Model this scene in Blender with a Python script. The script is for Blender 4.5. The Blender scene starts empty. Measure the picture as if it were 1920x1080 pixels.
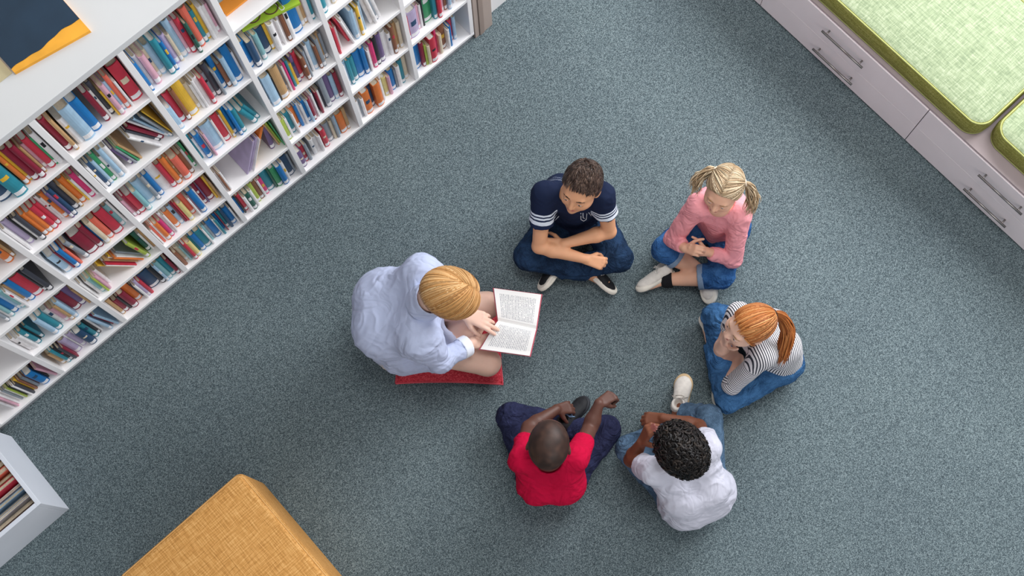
import bpy, bmesh, math, random, re
import numpy as np
from mathutils import Vector, Matrix

SC = bpy.context.scene
# ------------------------------------------------------------------ camera
RC = np.array([[0.7390836, 0.6534869, -0.1634326], [-0.6734804, 0.7120322, -0.1985809], [-0.0134008, 0.2568366, 0.9663619]])
CC = np.array([-0.7392, -2.0378, 5.0])
FPX = 2192.82
cam = bpy.data.cameras.new('camera'); co = bpy.data.objects.new('camera', cam); SC.collection.objects.link(co)
cam.sensor_width = 36.0; cam.lens = 36.0 * FPX / 1920.0; cam.clip_start = 0.05
co.matrix_world = Matrix([list(RC[i]) + [CC[i]] for i in range(3)] + [[0, 0, 0, 1]])
SC.camera = co
# ------------------------------------------------------------------ light
SC.view_settings.view_transform = 'Standard'; SC.view_settings.look = 'None'
SC.view_settings.gamma = 1.0; SC.view_settings.use_curve_mapping = False
SC.view_settings.exposure = 0.0
wd = bpy.data.worlds.new('room_daylight'); SC.world = wd; wd.use_nodes = True
wd.node_tree.nodes['Background'].inputs[0].default_value = (0.86, 0.93, 1.0, 1)
wd.node_tree.nodes['Background'].inputs[1].default_value = 0.36
def area(name, loc, target, sx, sy, power, col):
    l = bpy.data.lights.new(name, 'AREA'); l.shape = 'RECTANGLE'; l.size = sx; l.size_y = sy; l.energy = power; l.color = col
    o = bpy.data.objects.new(name, l); SC.collection.objects.link(o); o.location = loc
    o.rotation_euler = (Vector(target) - Vector(loc)).to_track_quat('-Z', 'Y').to_euler()
    return o
area('window_daylight', (4.1, -0.7, 3.0), (0.0, -1.1, 0.2), 4.2, 2.2, 365, (0.97, 0.98, 1.0))
area('front_fill', (-0.8, -6.2, 3.6), (-0.3, -0.6, 0.6), 4.0, 2.4, 110, (1.0, 0.97, 0.94))  # added fill light brightening the fronts of bookcase and bench, no actual window
area('skylight', (0.8, -1.0, 6.4), (0.5, -0.9, 0.0), 1.8, 1.8, 110, (1.0, 0.98, 0.95))

random.seed(4); RNG = np.random.default_rng(7)

def at(u, v, z=0.0):
    """photo pixel (1920x1080) on the horizontal plane z -> point in metres"""
    d = RC @ np.array([(u - 960) / FPX, (540 - v) / FPX, -1.0])
    return CC + d * ((z - CC[2]) / d[2])
# ------------------------------------------------------------------ materials
MATS = {}
def srgb(h):
    c = [int(h[i:i + 2], 16) / 255 for i in (0, 2, 4)]
    return tuple(x / 12.92 if x <= .04045 else ((x + .055) / 1.055) ** 2.4 for x in c) + (1,)
def newmat(name):
    m = bpy.data.materials.new(name); m.use_nodes = True
    nt = m.node_tree; return m, nt, nt.nodes['Principled BSDF']
def N(nt, t, **kw):
    n = nt.nodes.new(t)
    for k, v in kw.items():
        if k.startswith('_'): setattr(n, k[1:], v)
        else: n.inputs[k.replace('__', ' ')].default_value = v
    return n
def ramp(nt, fac, stops):
    r = nt.nodes.new('ShaderNodeValToRGB'); e = r.color_ramp.elements
    while len(e) < len(stops): e.new(0.5)
    for i, (p, c) in enumerate(stops): e[i].position = p; e[i].color = c
    nt.links.new(fac, r.inputs[0]); return r
def coords(nt, scale=(1, 1, 1), rot=(0, 0, 0)):
    tc = nt.nodes.new('ShaderNodeTexCoord'); mp = nt.nodes.new('ShaderNodeMapping')
    mp.inputs['Scale'].default_value = scale; mp.inputs['Rotation'].default_value = rot
    nt.links.new(tc.outputs['Object'], mp.inputs['Vector']); return mp.outputs['Vector']
def bump(nt, b, height, strength, dist=0.01):
    n = nt.nodes.new('ShaderNodeBump'); n.inputs['Strength'].default_value = strength; n.inputs['Distance'].default_value = dist
    nt.links.new(height, n.inputs['Height']); nt.links.new(n.outputs[0], b.inputs['Normal']); return n
def plain(name, hexc, rough=.6, var=.06, scale=30, bmp=0.0, spec=.3, metal=0.0, sheen=0.0, sss=0.0):
    if name in MATS: return MATS[name]
    m, nt, b = newmat(name); c = srgb(hexc)
    no = N(nt, 'ShaderNodeTexNoise', Scale=scale, Detail=4.0); nt.links.new(coords(nt), no.inputs['Vector'])
    lo = tuple(max(0, x * (1 - var)) for x in c[:3]) + (1,); hi = tuple(min(1, x * (1 + var)) for x in c[:3]) + (1,)
    r = ramp(nt, no.outputs[0], [(.3, lo), (.7, hi)]); nt.links.new(r.outputs[0], b.inputs['Base Color'])
    b.inputs['Roughness'].default_value = rough; b.inputs['Specular IOR Level'].default_value = spec; b.inputs['Metallic'].default_value = metal
    if sheen: b.inputs['Sheen Weight'].default_value = sheen
    if sss:
        b.inputs['Subsurface Weight'].default_value = sss; b.inputs['Subsurface Radius'].default_value = (1, .35, .2); b.inputs['Subsurface Scale'].default_value = .006
    if bmp: bump(nt, b, no.outputs[0], bmp)
    MATS[name] = m; return m
def cloth(name, hexc, fold=.5, fs=11, var=.1, fine=500, fade=None, rough=.88):
    m, nt, b = newmat(name); c = srgb(hexc)
    n0 = N(nt, 'ShaderNodeTexNoise', Scale=22.0, Detail=5.0); n1 = N(nt, 'ShaderNodeTexNoise', Scale=float(fs), Detail=2.0, Distortion=1.6); n2 = N(nt, 'ShaderNodeTexNoise', Scale=float(fine), Detail=2.0)
    v = coords(nt)
    for n in (n0, n1, n2): nt.links.new(v, n.inputs['Vector'])
    lo = tuple(x * (1 - var) for x in c[:3]) + (1,); hi = tuple(min(1, x * (1 + var)) for x in c[:3]) + (1,)
    mixf = N(nt, 'ShaderNodeMath', _operation='ADD'); nt.links.new(n0.outputs[0], mixf.inputs[0]); nt.links.new(n2.outputs[0], mixf.inputs[1])
    hf = N(nt, 'ShaderNodeMath', _operation='MULTIPLY'); hf.inputs[1].default_value = .5; nt.links.new(mixf.outputs[0], hf.inputs[0])
    r = ramp(nt, hf.outputs[0], [(.40, lo), (.60, srgb(fade) if fade else hi)]); nt.links.new(r.outputs[0], b.inputs['Base Color'])
    b.inputs['Roughness'].default_value = rough; b.inputs['Specular IOR Level'].default_value = .12
    a = N(nt, 'ShaderNodeMath', _operation='SUBTRACT'); a.inputs[1].default_value = .5; nt.links.new(n1.outputs[0], a.inputs[0])
    ab = N(nt, 'ShaderNodeMath', _operation='ABSOLUTE'); nt.links.new(a.outputs[0], ab.inputs[0])
    b1 = bump(nt, b, ab.outputs[0], fold, .05); b2 = nt.nodes.new('ShaderNodeBump'); b2.inputs['Strength'].default_value = .25; b2.inputs['Distance'].default_value = .001
    nt.links.new(n2.outputs[0], b2.inputs['Height']); nt.links.new(b1.outputs[0], b2.inputs['Normal']); nt.links.new(b2.outputs[0], b.inputs['Normal'])
    return m
def carpet():
    m, nt, b = newmat('carpet_pile'); v = coords(nt)
    n1 = N(nt, 'ShaderNodeTexVoronoi', Scale=380.0); n2 = N(nt, 'ShaderNodeTexNoise', Scale=2.2, Detail=3.0); n3 = N(nt, 'ShaderNodeTexNoise', Scale=150.0, Detail=6.0, Roughness=.8)
    for n in (n1, n2, n3): nt.links.new(v, n.inputs['Vector'])
    sp = nt.nodes.new('ShaderNodeSeparateColor'); nt.links.new(n1.outputs['Color'], sp.inputs[0])
    av = N(nt, 'ShaderNodeMix', _data_type='FLOAT'); av.inputs['Factor'].default_value = .45; nt.links.new(n3.outputs[0], av.inputs['A']); nt.links.new(sp.outputs[0], av.inputs['B'])
    r = ramp(nt, av.outputs['Result'], [(.24, srgb('333b40')), (.5, srgb('59666b')), (.78, srgb('8f9c9f'))])
    r2 = ramp(nt, n2.outputs[0], [(.3, (.93, .94, .95, 1)), (.7, (1.03, 1.04, 1.03, 1))])
    mx = N(nt, 'ShaderNodeMix', _data_type='RGBA', _blend_type='MULTIPLY'); mx.inputs['Factor'].default_value = 1
    nt.links.new(r.outputs[0], mx.inputs['A']); nt.links.new(r2.outputs[0], mx.inputs['B'])
    nt.links.new(mx.outputs['Result'], b.inputs['Base Color'])
    b.inputs['Roughness'].default_value = 1; b.inputs['Specular IOR Level'].default_value = .05
    bump(nt, b, av.outputs['Result'], .3, .003)
    return m
def weave(name, cols, sx, sy, rough=.9, strength=.35):
    """woven cloth: two crossing sets of irregular threads"""
    m, nt, b = newmat(name)
    a = N(nt, 'ShaderNodeTexNoise', Scale=1.0, Detail=3.0, Roughness=.7); nt.links.new(coords(nt, (sx, sy, sy)), a.inputs['Vector'])
    c = N(nt, 'ShaderNodeTexNoise', Scale=1.0, Detail=3.0, Roughness=.7); nt.links.new(coords(nt, (sy, sx, sy)), c.inputs['Vector'])
    ad = N(nt, 'ShaderNodeMath', _operation='ADD'); nt.links.new(a.outputs[0], ad.inputs[0]); nt.links.new(c.outputs[0], ad.inputs[1])
    hf = N(nt, 'ShaderNodeMath', _operation='MULTIPLY'); hf.inputs[1].default_value = .5; nt.links.new(ad.outputs[0], hf.inputs[0])
    r = ramp(nt, hf.outputs[0], [(.38, srgb(cols[0])), (.5, srgb(cols[1])), (.62, srgb(cols[2]))])
    nt.links.new(r.outputs[0], b.inputs['Base Color']); b.inputs['Roughness'].default_value = rough
    b.inputs['Specular IOR Level'].default_value = .15; bump(nt, b, hf.outputs[0], strength, .004); return m
M_WHITE = plain('white_laminate', 'f3f1f2', .45, .015, 6)
M_BENCH = plain('pale_drawer_laminate', 'ebe1e4', .5, .03, 5)
M_BENCHTOP = plain('bench_top_board', 'a99a9c', .6, .05, 5)
M_STEEL = plain('brushed_steel', '8f8a88', .3, .05, 60, metal=.9)
M_PLINTH = plain('grey_plinth', '8c9095', .6, .04, 8)
M_WALL = plain('wall_paint', 'e6e2d8', .8, .02, 3)
M_PANEL = plain('taupe_panel', 'b5a59c', .6, .04, 6)
M_PAPER = plain('book_pages', 'd9c9b0', .9, .12, 160)
M_PAPERW = plain('white_book_pages', 'e9e4da', .9, .06, 160)
M_STICK = plain('paper_label', 'ecebee', .6, .05, 300)
# ------------------------------------------------------------------ mesh helpers
def link(name, verts, faces, mat=None, parent=None, origin=(0, 0, 0), smooth=False, midx=None, mats=None):
    o0 = np.array(origin, float); V = np.asarray(verts, float) - o0
    me = bpy.data.meshes.new(name); me.from_pydata(V.tolist(), [], [tuple(int(i) for i in f) for f in faces]); me.update()
    return finish(name, me, mat, parent, origin, smooth, midx, mats)
def finish(name, me, mat, parent, origin, smooth, midx=None, mats=None):
    for m in (mats or [mat]):
        me.materials.append(m)
    if midx is not None: me.polygons.foreach_set('material_index', np.asarray(midx, dtype=np.int32))
    if smooth: me.polygons.foreach_set('use_smooth', np.ones(len(me.polygons), dtype=bool))
    o = bpy.data.objects.new(name, me); SC.collection.objects.link(o)
    if parent is not None:
        o.parent = parent; o.location = Vector(origin) - Vector(parent['_w'] if '_w' in parent else parent.location)
    else: o.location = origin
    o['_w'] = list(map(float, origin)); return o
def tag(o, label, cat=None, group=None, kind=None):
    if label: o['label'] = label
    if cat: o['category'] = cat
    if group: o['group'] = group
    if kind: o['kind'] = kind
    return o
def empty(name, loc):
    o = bpy.data.objects.new(name, None); SC.collection.objects.link(o); o.location = loc; o['_w'] = list(map(float, loc)); return o
def boxv(x0, x1, y0, y1, z0, z1):
    v = [(x, y, z) for x in (x0, x1) for y in (y0, y1) for z in (z0, z1)]
    f = [(0, 1, 3, 2), (4, 6, 7, 5), (0, 4, 5, 1), (2, 3, 7, 6), (0, 2, 6, 4), (1, 5, 7, 3)]
    return v, f
class MB:
    def __init__(s): s.v = []; s.f = []
    def add(s, v, f): n = len(s.v); s.v += [tuple(p) for p in v]; s.f += [tuple(i + n for i in q) for q in f]; return s
    def box(s, *a): return s.add(*boxv(*a))
    def tube(s, pts, r, n=8, cap=True):
        pts = [np.array(p, float) for p in pts]; rr = r if hasattr(r, '__len__') else [r] * len(pts); v = []; f = []
        up = np.array([0, 0, 1.0])
        for i, p in enumerate(pts):
            t = pts[min(i + 1, len(pts) - 1)] - pts[max(i - 1, 0)]; t /= np.linalg.norm(t) + 1e-12
            a = np.cross(t, up)
            if np.linalg.norm(a) < 1e-3: a = np.cross(t, np.array([1.0, 0, 0]))
            a /= np.linalg.norm(a); b = np.cross(t, a)
            v += [p + rr[i] * (math.cos(2 * math.pi * k / n) * a + math.sin(2 * math.pi * k / n) * b) for k in range(n)]
        for i in range(len(pts) - 1):
            for k in range(n): f.append((i * n + k, i * n + (k + 1) % n, (i + 1) * n + (k + 1) % n, (i + 1) * n + k))
        if cap: f.append(tuple(range(n))[::-1]); f.append(tuple(range((len(pts) - 1) * n, len(pts) * n)))
        return s.add(v, f)
    def build(s, name, mat, parent=None, origin=(0, 0, 0), smooth=False): return link(name, s.v, s.f, mat, parent, origin, smooth)
def bevelled(name, dims, mat, parent=None, origin=(0, 0, 0), bev=.003, seg=2, smooth=False):
    v, f = boxv(*dims); bm = bmesh.new(); vs = [bm.verts.new(p) for p in v]
    for q in f: bm.faces.new([vs[i] for i in q])
    bmesh.ops.recalc_face_normals(bm, faces=bm.faces[:])
    bmesh.ops.bevel(bm, geom=bm.edges[:], offset=bev, segments=seg, profile=.5, affect='EDGES')
    for w in bm.verts: w.co -= Vector(origin)
    me = bpy.data.meshes.new(name); bm.to_mesh(me); bm.free()
    return finish(name, me, mat, parent, origin, smooth)
# ------------------------------------------------------------------ setting
tag(link('floor', *boxv(-4.2, 4.2, -5.2, 1.2, -.05, 0), carpet()), 'blue grey speckled carpet covering the whole reading room floor', 'floor', kind='structure')
tag(link('wall_back', *boxv(-4.2, .9, .62, .74, 0, 3.0), M_WALL), 'pale wall behind the long white bookcase', 'wall', kind='structure')
tag(link('wall_corner', *boxv(.905, 3.2, .05, .17, 0, 3.0), plain('white_wall', 'eeedee', .7, .02, 3)), 'white wall beyond the taupe end panel of the bookcase', 'wall', kind='structure')
# ------------------------------------------------------------------ bookcase
X0, DX = -1.59465, .33769
ZR = [1.73094, 1.38666, 1.05075, .71396, .37594, .05]
T = .022; DEPTH = .30
XL = X0 - 3 * DX; XR = X0 + 7 * DX + T
bc = empty('bookcase', (XL, .0, 0))
tag(bc, 'long white open bookcase with five shelves of books along the wall', 'bookcase')
bevelled('top_board', (XL, XR, 0, .62, ZR[0], ZR[0] + .03), plain('deck_paint', 'd0d1d3', .7, .02, 4), bc, (XL, 0, ZR[0]), .002)
for r in range(1, 5): bevelled('shelf', (XL + .001, XR - .001, .0015, DEPTH, ZR[r], ZR[r] + T), M_WHITE, bc, (XL, 0, ZR[r]), .0015)
bevelled('bottom_board', (XL, XR, 0, DEPTH, .05, .07), M_WHITE, bc, (XL, 0, .05), .0015)
for k in range(-3, 8): bevelled('divider', (X0 + k * DX, X0 + k * DX + T, 0.0005, DEPTH, .07, ZR[0]), M_WHITE, bc, (X0 + k * DX, 0, .07), .0015)
MB().box(XL, XR, DEPTH, DEPTH + .012, .05, ZR[0]).build('back_panel', plain('bookcase_back', 'cdb9ae', .7, .03, 5), bc, (XL, DEPTH, .05))
MB().box(XL + .002, XR - .002, .012, .05, 0, .05).build('plinth', M_PLINTH, bc, (XL, .012, 0))
ep = empty('end_panel', (.80, 0, 0)); tag(ep, 'tall taupe panel closing the right end of the white bookcase', 'panel')
bevelled('board', (.797, .822, .0, .32, 0, 1.76), M_PANEL, ep, (.797, 0, 0), .002)
bevelled('board', (.824, .850, -.004, .32, 0, 1.76), plain('brown_panel', '9d8d84', .6, .04, 6), ep, (.824, 0, 0), .002)
bevelled('board', (.852, .903, .0, .32, 0, 1.76), M_PANEL, ep, (.852, 0, 0), .002)
# ------------------------------------------------------------------ books
COL = {'w': ('white', 'ece9ea'), 'cr': ('cream', 'dccdb4'), 'lb': ('pale blue', 'a3c3dc'), 'b': ('blue', '1a74b8'), 'nb': ('navy', '2a4a6c'),
       'tl': ('teal', '2f8a9c'), 'lt': ('light teal', '86b8be'), 'g': ('green', '3c9a66'), 'lg': ('lime green', 'a9bd4e'), 'dg': ('dark green', '2c5f52'),
       'r': ('red', 'c8364a'), 'dr': ('maroon', '8a2038'), 'co': ('coral', 'e8705c'), 'o': ('orange', 'e07a38'), 'y': ('yellow', 'e6b83c'),
       'ye': ('pale yellow', 'e6d58c'), 'p': ('pink', 'd9a6b8'), 'hp': ('bright pink', 'd83a78'), 'pu': ('purple', '6e5a86'), 'lv': ('lavender', 'b9aacb'),
       'br': ('brown', '8c5a40'), 'tn': ('tan', 'c09a6c'), 'k': ('black', '222228'), 'gy': ('grey', '8f98a2'), 'ch': ('charcoal', '40424c')}
BM = {k: plain('book_cover_' + v[0].replace(' ', '_'), v[1], .45, .1, 25) for k, v in COL.items()}
# (bay, row): books seen on that shelf from left to right, colour + thickness in mm, h = height in cm, t = lean in degrees, _ = gap
S = {
 (2, 0): 'dr20h25 tn12h24 _6 w20 lb38h24 b30h22 _16 dr18h22 w8 ch14h24 y7 p16 lb10 co14h23 w8 _4 r38h25',
 (3, 0): 'b8 w12 p18 cr10 lb18 tl18h23 b10 lv16 cr10 lb18h25 p10 r14h23 dg10 co20h26 tl12 y10h23 w12 w10 p8',
 (1, 0): '_24 p12h18 p10h18 _10 nb40h22 tl36h22 _4 o13h25 y9h26 dr18h26 dr16h25 tn8 p10 r18h23 g6 w14h24',
 (0, 0): '_200 r18 w12 gy14 nb20', (0, 1): '_150 w14 g16 cr12 b26 o24 tn10 _16',
 (2, 1): 'w10 nb14h22 lb14 g16h24 w12 lb18h25 w18h24 _8 pu12h17t-7 gy8h17t-8 g8h18t-9 tn9h18t-10 _40 w12h20t-20 ch10h22t-20 dr15h23t-19 w8h25t-17 lb8h25t-14 gy8h25t-11 y5h25t-9',
 (3, 1): 'lb14 r18h24 br12h24 y28h27 cr12 w8 w8h22 w12 r12h21 gy12 ch14h24 gy8 b15h26 br12 lb14h22 b22h27 w8',
 (4, 1): 'b18h19 nb20h19 w9h18 lt16h19 nb26h19 y10h19 w18h19 w10h18 w9h18 w8h19 br12h19 w14 b34h27 cr14 tn10 w14 tl12',
 (5, 1): 'tl12 w14 cr10 hp8 w12 w10 lb14 w10 _40 w10 w12', (6, 1): '_60 g14 w12 r12 _30 p12 w10',
 (1, 1): 'w10h23 lv18h24 k6h23 w9 ch13h25 o14h21 o15h21 r16h22 r12h22 w8 w7 o13h24 pu9h24 nb12h25 ch17h25 tn9 o17h23 y5 w7 hp15h22 w6',
 (2, 2): 'p10h17 dr8 r19h18 lt15h20 lb24h22 gy12h23 b15h22 w26h24 r16h23 o16h25 tn8 co22h21 br13 w7 g7h24',
 (3, 2): 'tl8h24 w10 b20h22 w6 p8 lb42h23 w8 r26h24 w6 y9h25 b13h24 b12h24 tl18h20 _8 tl20h16t-12 tl14h16t-12 _24',
 (4, 2): 'gy8h26 lb28h25 k5 tn28h26 gy9h26 w7 hp7h24 _4 tl8h22 y9 pu12h22 r15h21 br12 gy8h22 _8 w9h21 lb15h23 br10 gy12h22 tn11h22 gy9',
 (5, 2): 'p8 r7 r7 w7h18 r8t-8 w9t-8 w8t-8 lb17h22 w7 y11h22 w7 lb8 w13h24t-6 w12h25t-6 gy9h24t-6 w13h24t-6 _56',
 (6, 2): '_10 lv16 w12 g18 r10 w12 tl14 p10 cr12 _40 w10',
 (1, 2): '_6 lb22h19 dr8h19 b14h20 co9h17 _4 gy14h20t-4 dr34h20 dr16h22 b6 cr15h22 co18h22 _3 r28h24 lt14h22 w7h23',
 (0, 2): '_16 w10h22 dg14h20 _4 gy8 w7 lt10h23 b15h24 lb8 lt10h23 w7 tn8h22 b16h24 r26h24 k8h25 ch13h26 _20',
 (0, 3): 'w10h18 w10h18 w8 tl13h20 k5 tl9 _22 lb15h21 tl17h21 w14h20 p14h18 tn10 lb12h22 dr22h22 pu18h23 tn6',
 (0, 4): '_10 tn14h18 tl11 k9 ch9 dr6 lv22h21 w5 lv15h20 w6 nb22h19 tl16h20 k9h22 w7h24 lb10h25t-5 dr7h22t-6 lb8h23t-7',
 (-1, 4): '_60 w9 w8 p6 w8 w8 gy8 w8 lg7 ch11h19 w7 ch9h19 y7 br8h18 gy12h18 br9 b26h19 k5 p9h19t-5',
 (-1, 3): '_160 pu10h17 w12 _120', (-1, 2): '_120 w12 r14 w10 b18 _40 tn14 w12',
 (1, 3): 'w7 _6 w11h17 lt15h18 lg7h18 p10h18 w13h17 _5 y5t-22 o6t-22 w5t-22 r5t-22 w5t-22 tn6t-22 w5t-22 y5t-22 o6t-22 w5t-22 gy7t-20 lg13h22t-6 dg17h23 w7 tn9h22',
 (1, 4): 'tn10 dr14h17 k9 dr18h21 o19h23 ch7 w7 lv8h22 r9h18 nb32h20 k14h22 lb8 lt12h23 tl14h24 dr9',
 (2, 3): 'w6 co8h20 w6 o15h19 hp14h19 w9 w7 o19h18 lb15h21 dr8h22 r7 ye17h20 co17h23 w7 p5 b19h24 w5 dr12h22 pu5 dr23h23 y7h24 tn7',
 (2, 4): 'br12h18 cr14h19 lt7 gy7 r11h20 ye17h19 tl7 b19h20 tl23h20 w7 lt8h19 gy10 b21h20 w5 tl8 b9h20 dr4 tl11h21 nb10 b19h20 w6',
 (3, 3): 'w10h18 br7h18 w9h20 _88 lv10h22t24 gy7h22t24 lv12h23t24 w5t24 o15h26t25 y8h26t25 pu24h23t3 _8 tn8h24t-4 lg10h25t-4 g5h25t-3',
 (3, 4): 'b7h19 k5 r12h19 w9 dg15h19 w10 lg12h21 br14h21 w7 hp12h18 tl24h23 dg7 g18h20 b17h20 w10h21 nb21h22 gy6',
 (4, 3): 'lg15h20 w8 tl17h19 w6 o15h19 b9h20 w8 w8 b10h20 lb7h20 dr10h20 p7h20 w7 tl8h20 dr8h20 w9 ch8 gy18h26 pu20h27 lb15h22 dr13h23',
 (4, 4): 'pu18h17 r14h17 gy10h18 _12 w14h16 w13h16 w10h16 _5 r17h18 gy22h19 cr10 gy8 lb9h20 o24h20 tn11 _14',
 (5, 3): 'w9h22 lb10 tl11h22 tl18h21 b24h23 b15h23 _4 w7 w7 hp13h21 k14h23 pu17h24 w20h22 w12 br12h23 tn13h23 cr12',
 (5, 4): 'w11h18 gy7 w8h18 o22h22 nb14h20 o21h22 w9 w7 ye12h18 p9 b17h19 gy6 w12h20 tl13h22 cr14',
 (6, 3): 'r9 lv28h22 p12h21 w7 k6 g28h23 tl12h22 r12h22 p13h21 br9 lb11h20 r10h21 w8 tn9 gy10',
 (6, 4): 'b30h22 dr10h22 lg7 cr9 r20h22 gy7 hp7h22 cr10 br18h22 w7 b8h19 r13h20 lb10h20 _28',
}
ROWN = ['top', 'second', 'third', 'fourth', 'bottom']
BAYN = {6: 'first', 5: 'second', 4: 'third', 3: 'fourth', 2: 'fifth', 1: 'sixth', 0: 'seventh', -1: 'eighth'}
ORD = ['first', 'second', 'third', 'fourth', 'fifth', 'sixth', 'seventh', 'eighth', 'ninth', 'tenth', 'eleventh', 'twelfth', 'thirteenth', 'fourteenth', 'fifteenth', 'sixteenth', 'seventeenth', 'eighteenth', 'nineteenth', 'twentieth', 'twenty-first', 'twenty-second', 'twenty-third', 'twenty-fourth']
books = []
for (bay, row), txt in S.items():
    toks = []
    for t in txt.split():
        if t[0] == '_': toks.append(('_', int(t[1:]), 0, 0)); continue
        mt = re.match(r'([a-z]+?)(\d+)(?:h(\d+))?(?:t(-?\d+))?$', t)
        toks.append((mt[1], int(mt[2]), int(mt[3]) if mt[3] else random.choice((18, 19, 20, 21, 22)), int(mt[4]) if mt[4] else 0))
    inner = (DX - T) * 1000 - 4
    # room for a leaning book to rest against its neighbour
    t2 = []
    for i, t in enumerate(toks):
        pv = toks[i - 1] if i else ('_', 0, 30, 0)
        if t[0] != '_':
            pl, pt = (pv[3], pv[0]) if pv[0] != '_' else (0, '_')
            have = pv[1] if pv[0] == '_' and i else 0
            if t[3] < pl and t[3] < 0: g = min(t[2], 20) * 10 * (math.tan(math.radians(-t[3])) - math.tan(math.radians(max(-pl, 0)))) - have; t2 += [('_', max(g, 0), 0, 0)]
            if pl > 0 and t[3] < pl: g = min(pv[2], 24) * 10 * (math.tan(math.radians(pl)) - math.tan(math.radians(max(t[3], 0)))); t2 += [('_', max(g - 6, 0), 0, 0)]
        t2.append(t)
    toks = t2
    tot = sum(t[1] + .5 for t in toks)
    sc_ = inner / tot
    x = X0 + bay * DX + T + .002; zb = ZR[row + 1] + T if row < 4 else .07
    lst = []; prev_t = 0
    for c, w, h, t in toks:
        w = w * sc_ / 1000
        if c == '_': x += w; prev_t = 0; continue
        tr = math.radians(t)
        step = w / math.cos(tr) + .0004
        lst.append([bay, row, c, w, min(h * random.uniform(.98, 1.04), 29.5) / 100, tr, x, zb]); x += step
    for i, b in enumerate(lst):
        b += [lst[i - 1][2] if i else None, lst[i + 1][2] if i < len(lst) - 1 else None, i]
        books.append(b)
cnt = {}
def neigh(b):
    l, r = b[8], b[9]
    if l and r: return '%s book between %s and %s' % (COL[b[2]][0], COL[l][0], COL[r][0])
    return '%s book at the %s end' % (COL[b[2]][0], 'left' if not l else 'right')
for b in books: k = (b[0], b[1], neigh(b)); cnt[k] = cnt.get(k, 0) + 1
def px_size(b):
    p = np.array([b[6], 0, b[7] + .1]) - CC; q = RC.T @ p; u = 960 + FPX * q[0] / -q[2]; v = 540 - FPX * q[1] / -q[2]
    vis = 1.0 if (-10 < u < 1930 and -25 < v < 1090) else 0.0
    return vis * b[3] * b[4] / q[2] ** 2
for b in books: b.append(px_size(b))
books.sort(key=lambda b: -b[-1]); books = [b for b in books if b[-1] > 0]
def book_geo(w, h, d, thick_spine=True):
    """hard cover: two boards and a slightly rounded spine facing -Y, left front bottom corner at the origin"""
    c = .0022 if w > .009 else .0012; n = 5; prof = []
    bul = min(.005, w * .22)
    for i in range(n + 1):
        a = i / n; prof.append((a * w, -bul * math.sin(math.pi * a)))
    outer = prof + [(w, d)]; outer = [(0, d)] + outer
    inner = [(c, d)] + [(c + (w - 2 * c) * i / n, c - bul * math.sin(math.pi * i / n) * .7) for i in range(n + 1)] + [(w - c, d)]
    m = len(outer); V = []
    for z in (0, h):
        V += [(x, y, z) for x, y in outer]; V += [(x, y, z) for x, y in inner]
    F = []
    for i in range(m - 1):
        F += [(i, i + 1, 2 * m + i + 1, 2 * m + i), (m + i + 1, m + i, 3 * m + i, 3 * m + i + 1),
              (i + 1, i, m + i, m + i + 1), (2 * m + i, 2 * m + i + 1, 3 * m + i + 1, 3 * m + i)]
    F += [(0, 2 * m, 3 * m, m), (m - 1, 2 * m - 1, 4 * m - 1, 3 * m - 1)]
    P = boxv(c + .0002, w - c - .0002, .0015, d - .004, .003, h - .003)
    return V, F, P, bul
def spine_patch(w, bul, z0, z1, off=.0006, x0=0.0, x1=1.0):
    n = 5; V = []
    for i in range(n + 1):
        a = x0 + (x1 - x0) * i / n
        y = -bul * math.sin(math.pi * a) - off
        V += [(a * w, y, z0), (a * w, y, z1), (a * w, y + off * .8, z0), (a * w, y + off * .8, z1)]
    F = []
    for i in range(n):
        a, b_ = 4 * i, 4 * i + 4
        F += [(a, b_, b_ + 1, a + 1), (a + 2, a + 3, b_ + 3, b_ + 2), (a + 1, b_ + 1, b_ + 3, a + 3), (a, a + 2, b_ + 2, b_)]
    F += [(0, 1, 3, 2), (4 * n, 4 * n + 2, 4 * n + 3, 4 * n + 1)]
    return V, F
GROUPN = {r: 'books on the %s shelf' % ROWN[r] for r in range(5)}
BANDS = ['w', 'k', 'y', 'nb', 'cr', 'r']
stuffm = {}; SMALLW = {'p': 'slim', }
used_labels = set()
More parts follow.
